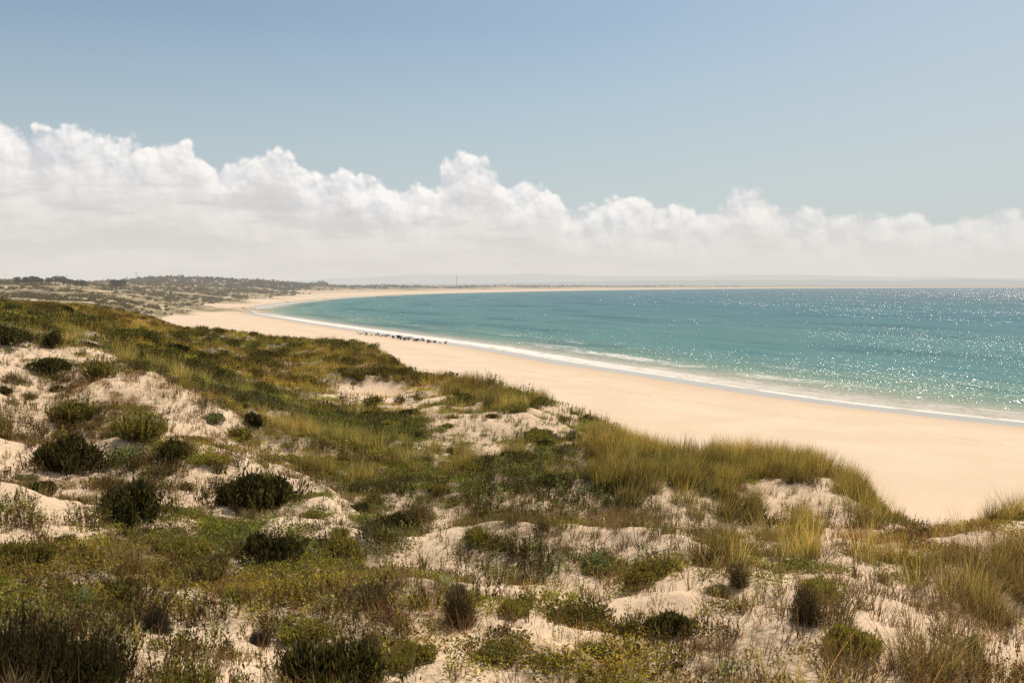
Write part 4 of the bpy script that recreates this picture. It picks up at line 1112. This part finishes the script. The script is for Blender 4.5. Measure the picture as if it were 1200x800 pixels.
# woods beyond: one mass of crowns
var_crown = [shrub(.5, .8, 46, [(.035, .038, .02), (.05, .05, .024), (.03, .032, .017)], .34, .22, 4, .3) for _ in range(6)]
x, y = sample_fan(30000, 1000, 5200, 'log', 30)
z, s, g, px, py = place(x, y)
hx, hy, _ = at_d(225, 330, 1450)
onhill = (np.abs(x - hx) < 170) & (y > hy - 170) & (y < hy + 330) & (rng.uniform(0, 1, len(x)) < .75) & (s > 120)
strip = (s > 190) & (s < 800) & (px > 262) & (px < 980) & (vnoise(x / 90, y / 90, 77) > .36 + np.clip((px - 700) / 900, 0, .3)) & (np.hypot(x, y) > 1250)
sel = onhill | strip
n_ = int(sel.sum())
merge('far_wood', var_crown, np.stack([x, y, z - .5], 1)[sel], rng.uniform(3.5, 6.8, n_), rng.uniform(.75, 1.25, (n_, 1)) * np.ones((1, 3)), M['far'], 'hazy dark wood covering the far hill and the low coast behind the beach', 'wood', .05)

M['steel'] = flat_mat('grey_steel', (.25, .25, .26), .5, True, .1)
def lattice(name, px, pytop, d, w, arms, label, catg, sides=4):
    x, y, _ = at_d(px, 335, d); z = tz1(x, y)
    h = H + (HOR - pytop) / F * d - z
    root = empty(name, (x, y, z), .4); tag(root, label, catg)
    V_, F_, o = [], [], 0
    th_ = .075 * d / 1400
    lv = 9
    def corner(k, f):
        a_ = math.pi / 4 + k * math.pi / 2; r_ = w * (1 - .86 * f); return (r_ * math.cos(a_), r_ * math.sin(a_), h * f)
    segs = []
    for k in range(4):
        segs.append((corner(k, 0), corner(k, 1), th_))
        for i in range(lv):
            f0, f1 = i / lv, (i + 1) / lv
            segs.append((corner(k, f0), corner((k + 1) % 4, f1), th_ * .55)); segs.append((corner((k + 1) % 4, f0), corner(k, f1), th_ * .55))
            segs.append((corner(k, f1), corner((k + 1) % 4, f1), th_ * .5))
    for a_, b_, r_ in segs:
        v_, f_ = tube([a_, b_], [r_, r_], 4); V_.append(v_); F_.append(f_ + o); o += len(v_)
    link('frame', mesh_np('frame', np.concatenate(V_), np.concatenate(F_)), M['steel'], root)
    for f, L in arms:
        v1, f1 = tube([(-L, 0, h * f), (0, 0, h * f + .5), (L, 0, h * f)], [th_ * .6, th_ * 1.3, th_ * .6], 4)
        link('crossarm', mesh_np('crossarm', v1, f1), M['steel'], root)
lattice('power_pylon', 160, 318.5, 1500, 2.2, ((.82, 3.4), (.93, 2.6)), 'lattice power pylon rising at the left end of the wooded hill', 'pylon')
lattice('radio_mast', 535, 322.0, 2700, 2.4, (), 'tall thin lattice mast above the coastal wood near the centre', 'mast')
def pole(px, pytop, d, label):
    x, y, _ = at_d(px, 335, d); z = tz1(x, y); h = H + (HOR - pytop) / F * d - z
    root = empty('utility_pole', (x, y, z), .3); tag(root, label, 'pole')
    r_ = .13 * d / 1000
    v_, f_ = tube([(0, 0, -.2), (0, 0, h)], [r_ * 1.2, r_ * .7], 6); link('post', mesh_np('post', v_, f_), M['steel'], root)
    v_, f_ = tube([(-.9 * d / 900, 0, h * .93), (.9 * d / 900, 0, h * .93)], [r_ * .6, r_ * .6], 4); link('crossarm', mesh_np('crossarm', v_, f_), M['steel'], root)
pole(6.5, 321.8, 620, 'thin pole on the skyline at the far left edge')
pole(79, 320.8, 700, 'thin pole right of the paired trees on the left hilltop')
pole(261.5, 325.6, 1600, 'thin pole at the right end of the wooded hill')
pole(290.3, 326.2, 1700, 'thin pole over the low wood right of the hill')
pole(384.2, 326.4, 2000, 'left one of two close poles above the coastal wood')
pole(387.6, 326.6, 2000, 'right one of two close poles above the coastal wood')

# ------------------------------------------------------------------ sun, sky and clouds
SUN_EL, SUN_AZ = 54.0, 40.0          # azimuth to the right of the view direction
su = bpy.data.lights.new('sun', 'SUN'); su.energy = 4.8; su.angle = R(.53); su.color = (1.0, .915, .785)
suo = bpy.data.objects.new('sun', su); COL.objects.link(suo)
sd = Vector((math.sin(R(SUN_AZ)) * math.cos(R(SUN_EL)), math.cos(R(SUN_AZ)) * math.cos(R(SUN_EL)), math.sin(R(SUN_EL))))
suo.rotation_euler = (-sd).to_track_quat('-Z', 'Y').to_euler(); suo.location = sd * 100

wd = bpy.data.worlds.new('World'); sc.world = wd; wd.use_nodes = True
t = NT(wd.node_tree)
sky = t.n('TexSky', sky_type='NISHITA'); sky.sun_disc = False
sky.sun_elevation = R(SUN_EL); sky.sun_rotation = R(SUN_AZ); sky.altitude = 20; sky.air_density = 1.0; sky.dust_density = 1.6; sky.ozone_density = 1.2
dirn = t.n('TexCoord').outputs['Generated']
d3 = t.sep(dirn)
az = t.m('ARCTAN2', d3[0], d3[1]); el = t.m('ARCSINE', d3[2])
STR = .10
skyc = t.vm('SCALE', sky.outputs[0], STR)
# haze low in the sky and the slightly washed-out blue of the photo
skyc = t.mix(1.0, skyc, (.88, .95, .95), 'MULTIPLY')
skyc = t.mix(.22, skyc, (.42, .52, .58))
skyc = t.mix(t.rng(el, R(1), R(14.5), .88, 0.0, False), skyc, (.60, .655, .655))
PROF = [(-900, 120), (-500, 150), (-300, 138), (-150, 150), (0, 142), (45, 146), (75, 158), (100, 152), (130, 158), (165, 156), (210, 152), (235, 162), (255, 180), (290, 170), (318, 166), (345, 182), (365, 205), (400, 192), (432, 205), (480, 212), (512, 210), (520, 190), (548, 184), (582, 192), (605, 212), (640, 210), (665, 230), (700, 238), (735, 226), (780, 240), (820, 243), (880, 224), (930, 244), (1000, 252), (1080, 250), (1140, 252), (1200, 248), (1400, 252), (1800, 240), (2600, 250)]
A0, A1 = -1.4, 1.4
def azel(px, py):
    a, c, e = ray(px, py); return math.atan2(a, c), math.atan2(e, math.hypot(a, c))
fc = t.n('FloatCurve'); cv = fc.mapping.curves[0]
pp = sorted(((azel(px, py)[0] - A0) / (A1 - A0), azel(px, py)[1] / .3) for px, py in PROF)
cv.points[0].location = (0, pp[0][1]); cv.points[1].location = (1, pp[-1][1])
for a_, b_ in pp: cv.points.new(a_, b_)
for q in cv.points: q.handle_type = 'AUTO_CLAMPED'
fc.mapping.update()
t.put(fc.inputs['Value'], t.rng(az, A0, A1, 0, 1, False))
top = t.m('MULTIPLY', fc.outputs[0], .3)

def cloud_group():
    g = bpy.data.node_groups.new('cloud_height', 'ShaderNodeTree')
    g.interface.new_socket('az', in_out='INPUT', socket_type='NodeSocketFloat')
    g.interface.new_socket('el', in_out='INPUT', socket_type='NodeSocketFloat')
    g.interface.new_socket('h', in_out='OUTPUT', socket_type='NodeSocketFloat')
    q = NT(g)
    gi = g.nodes.new('NodeGroupInput'); go_ = g.nodes.new('NodeGroupOutput')
    vec = q.xyz(gi.outputs[0], gi.outputs[1], 0.0)
    warp = q.vm('SCALE', q.vm('SUBTRACT', q.noise(vec, 30.0, 3, .55, out=1), (.5, .5, .5)), .022)
    v2 = q.vm('ADD', vec, warp)
    tot = None
    for sc_, w_ in ((16.0, .50), (38.0, .30), (85.0, .15), (190.0, .05)):
        vo = q.n('TexVoronoi', feature='F1', voronoi_dimensions='2D'); q.put(vo.inputs['Vector'], v2); q.put(vo.inputs['Scale'], sc_)
        b = q.m('MULTIPLY', q.m('SUBTRACT', .75, vo.outputs['Distance']), w_)
        tot = b if tot is None else q.m('ADD', tot, b)
    nn = q.noise(vec, 55.0, 6, .6)
    tot = q.m('ADD', tot, q.m('MULTIPLY', q.m('SUBTRACT', nn, .5), .35))
    g.links.new(tot, go_.inputs[0])
    return g
CG = cloud_group()
def cloudh(a_, e_):
    nd = t.n('Group'); nd.node_tree = CG; t.put(nd.inputs[0], a_); t.put(nd.inputs[1], e_); return nd.outputs[0]
h0 = cloudh(az, el)
h1 = cloudh(t.m('ADD', az, .006), t.m('ADD', el, .010))
h2 = cloudh(t.m('ADD', az, .002), t.m('ADD', el, .0035))
below = t.m('SUBTRACT', top, el)                       # rad below the outline
dens = t.m('ADD', t.m('DIVIDE', below, .016), t.m('MULTIPLY', t.m('SUBTRACT', h0, .33), t.rng(az, -.05, .3, 3.7, 2.2)))
alpha = t.rng(dens, .0, .62)
alpha = t.m('MULTIPLY', alpha, t.rng(az, .30, .55, 1.0, .88))
relief = t.m('ADD', t.m('MULTIPLY', t.m('SUBTRACT', h0, h1), 1.7), t.m('MULTIPLY', t.m('SUBTRACT', h0, h2), 1.7))
topness = t.rng(below, .0, .075, 1.0, 0.0)
lum = t.m('ADD', .5, t.m('MULTIPLY', relief, t.m('ADD', .35, t.m('MULTIPLY', topness, 1.0))), clamp=True)  # cloud light and shade painted from height steps towards the sun
base_c = t.mix(t.rng(below, .0, .10), (.98, .95, .91), (.865, .82, .765))
shad_c = t.mix(t.rng(below, .0, .10), (.65, .665, .70), (.70, .67, .635))
cl = t.mix(lum, shad_c, base_c)
band = t.noise(t.xyz(t.m('MULTIPLY', az, 7.0), t.m('MULTIPLY', el, 42.0), 0.0), 1.0, 5, .55)
midw = t.m('MULTIPLY', t.rng(below, .02, .06), t.rng(band, .43, .60))
cl = t.mix(t.m('MULTIPLY', midw, .7), cl, (.615, .595, .585))
cl = t.mix(t.m('MULTIPLY', t.rng(el, R(.2), R(4.6), 1.0, 0.0), .85), cl, (.755, .72, .66))
right = t.rng(az, -.1, .45)
cl = t.mix(t.m('MULTIPLY', right, .45), cl, (.75, .735, .69))
skyc = t.mix(t.rng(az, .0, .6, 0.0, .35), skyc, (.56, .60, .61))
skyc = t.mix(t.rng(el, R(20), R(45), 0.0, .75), skyc, (.40, .385, .35))  # unseen upper sky warmed and greyed to cut blue fill light
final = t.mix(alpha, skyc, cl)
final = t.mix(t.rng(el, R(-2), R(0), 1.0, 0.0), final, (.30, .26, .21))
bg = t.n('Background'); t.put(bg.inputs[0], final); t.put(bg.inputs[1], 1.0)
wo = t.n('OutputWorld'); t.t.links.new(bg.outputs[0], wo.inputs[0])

# ------------------------------------------------------------------ render settings
sc.view_settings.view_transform = 'Standard'; sc.view_settings.look = 'None'; sc.view_settings.exposure = 0; sc.view_settings.gamma = 1
sc.render.engine = 'CYCLES'
sc.cycles.use_denoising = False
sc.cycles.max_bounces = 4; sc.cycles.diffuse_bounces = 2; sc.cycles.glossy_bounces = 2; sc.cycles.transmission_bounces = 4; sc.cycles.transparent_max_bounces = 4
sc.cycles.caustics_reflective = False; sc.cycles.caustics_refractive = False
wd.cycles.sampling_method = 'MANUAL'; wd.cycles.sample_map_resolution = 512
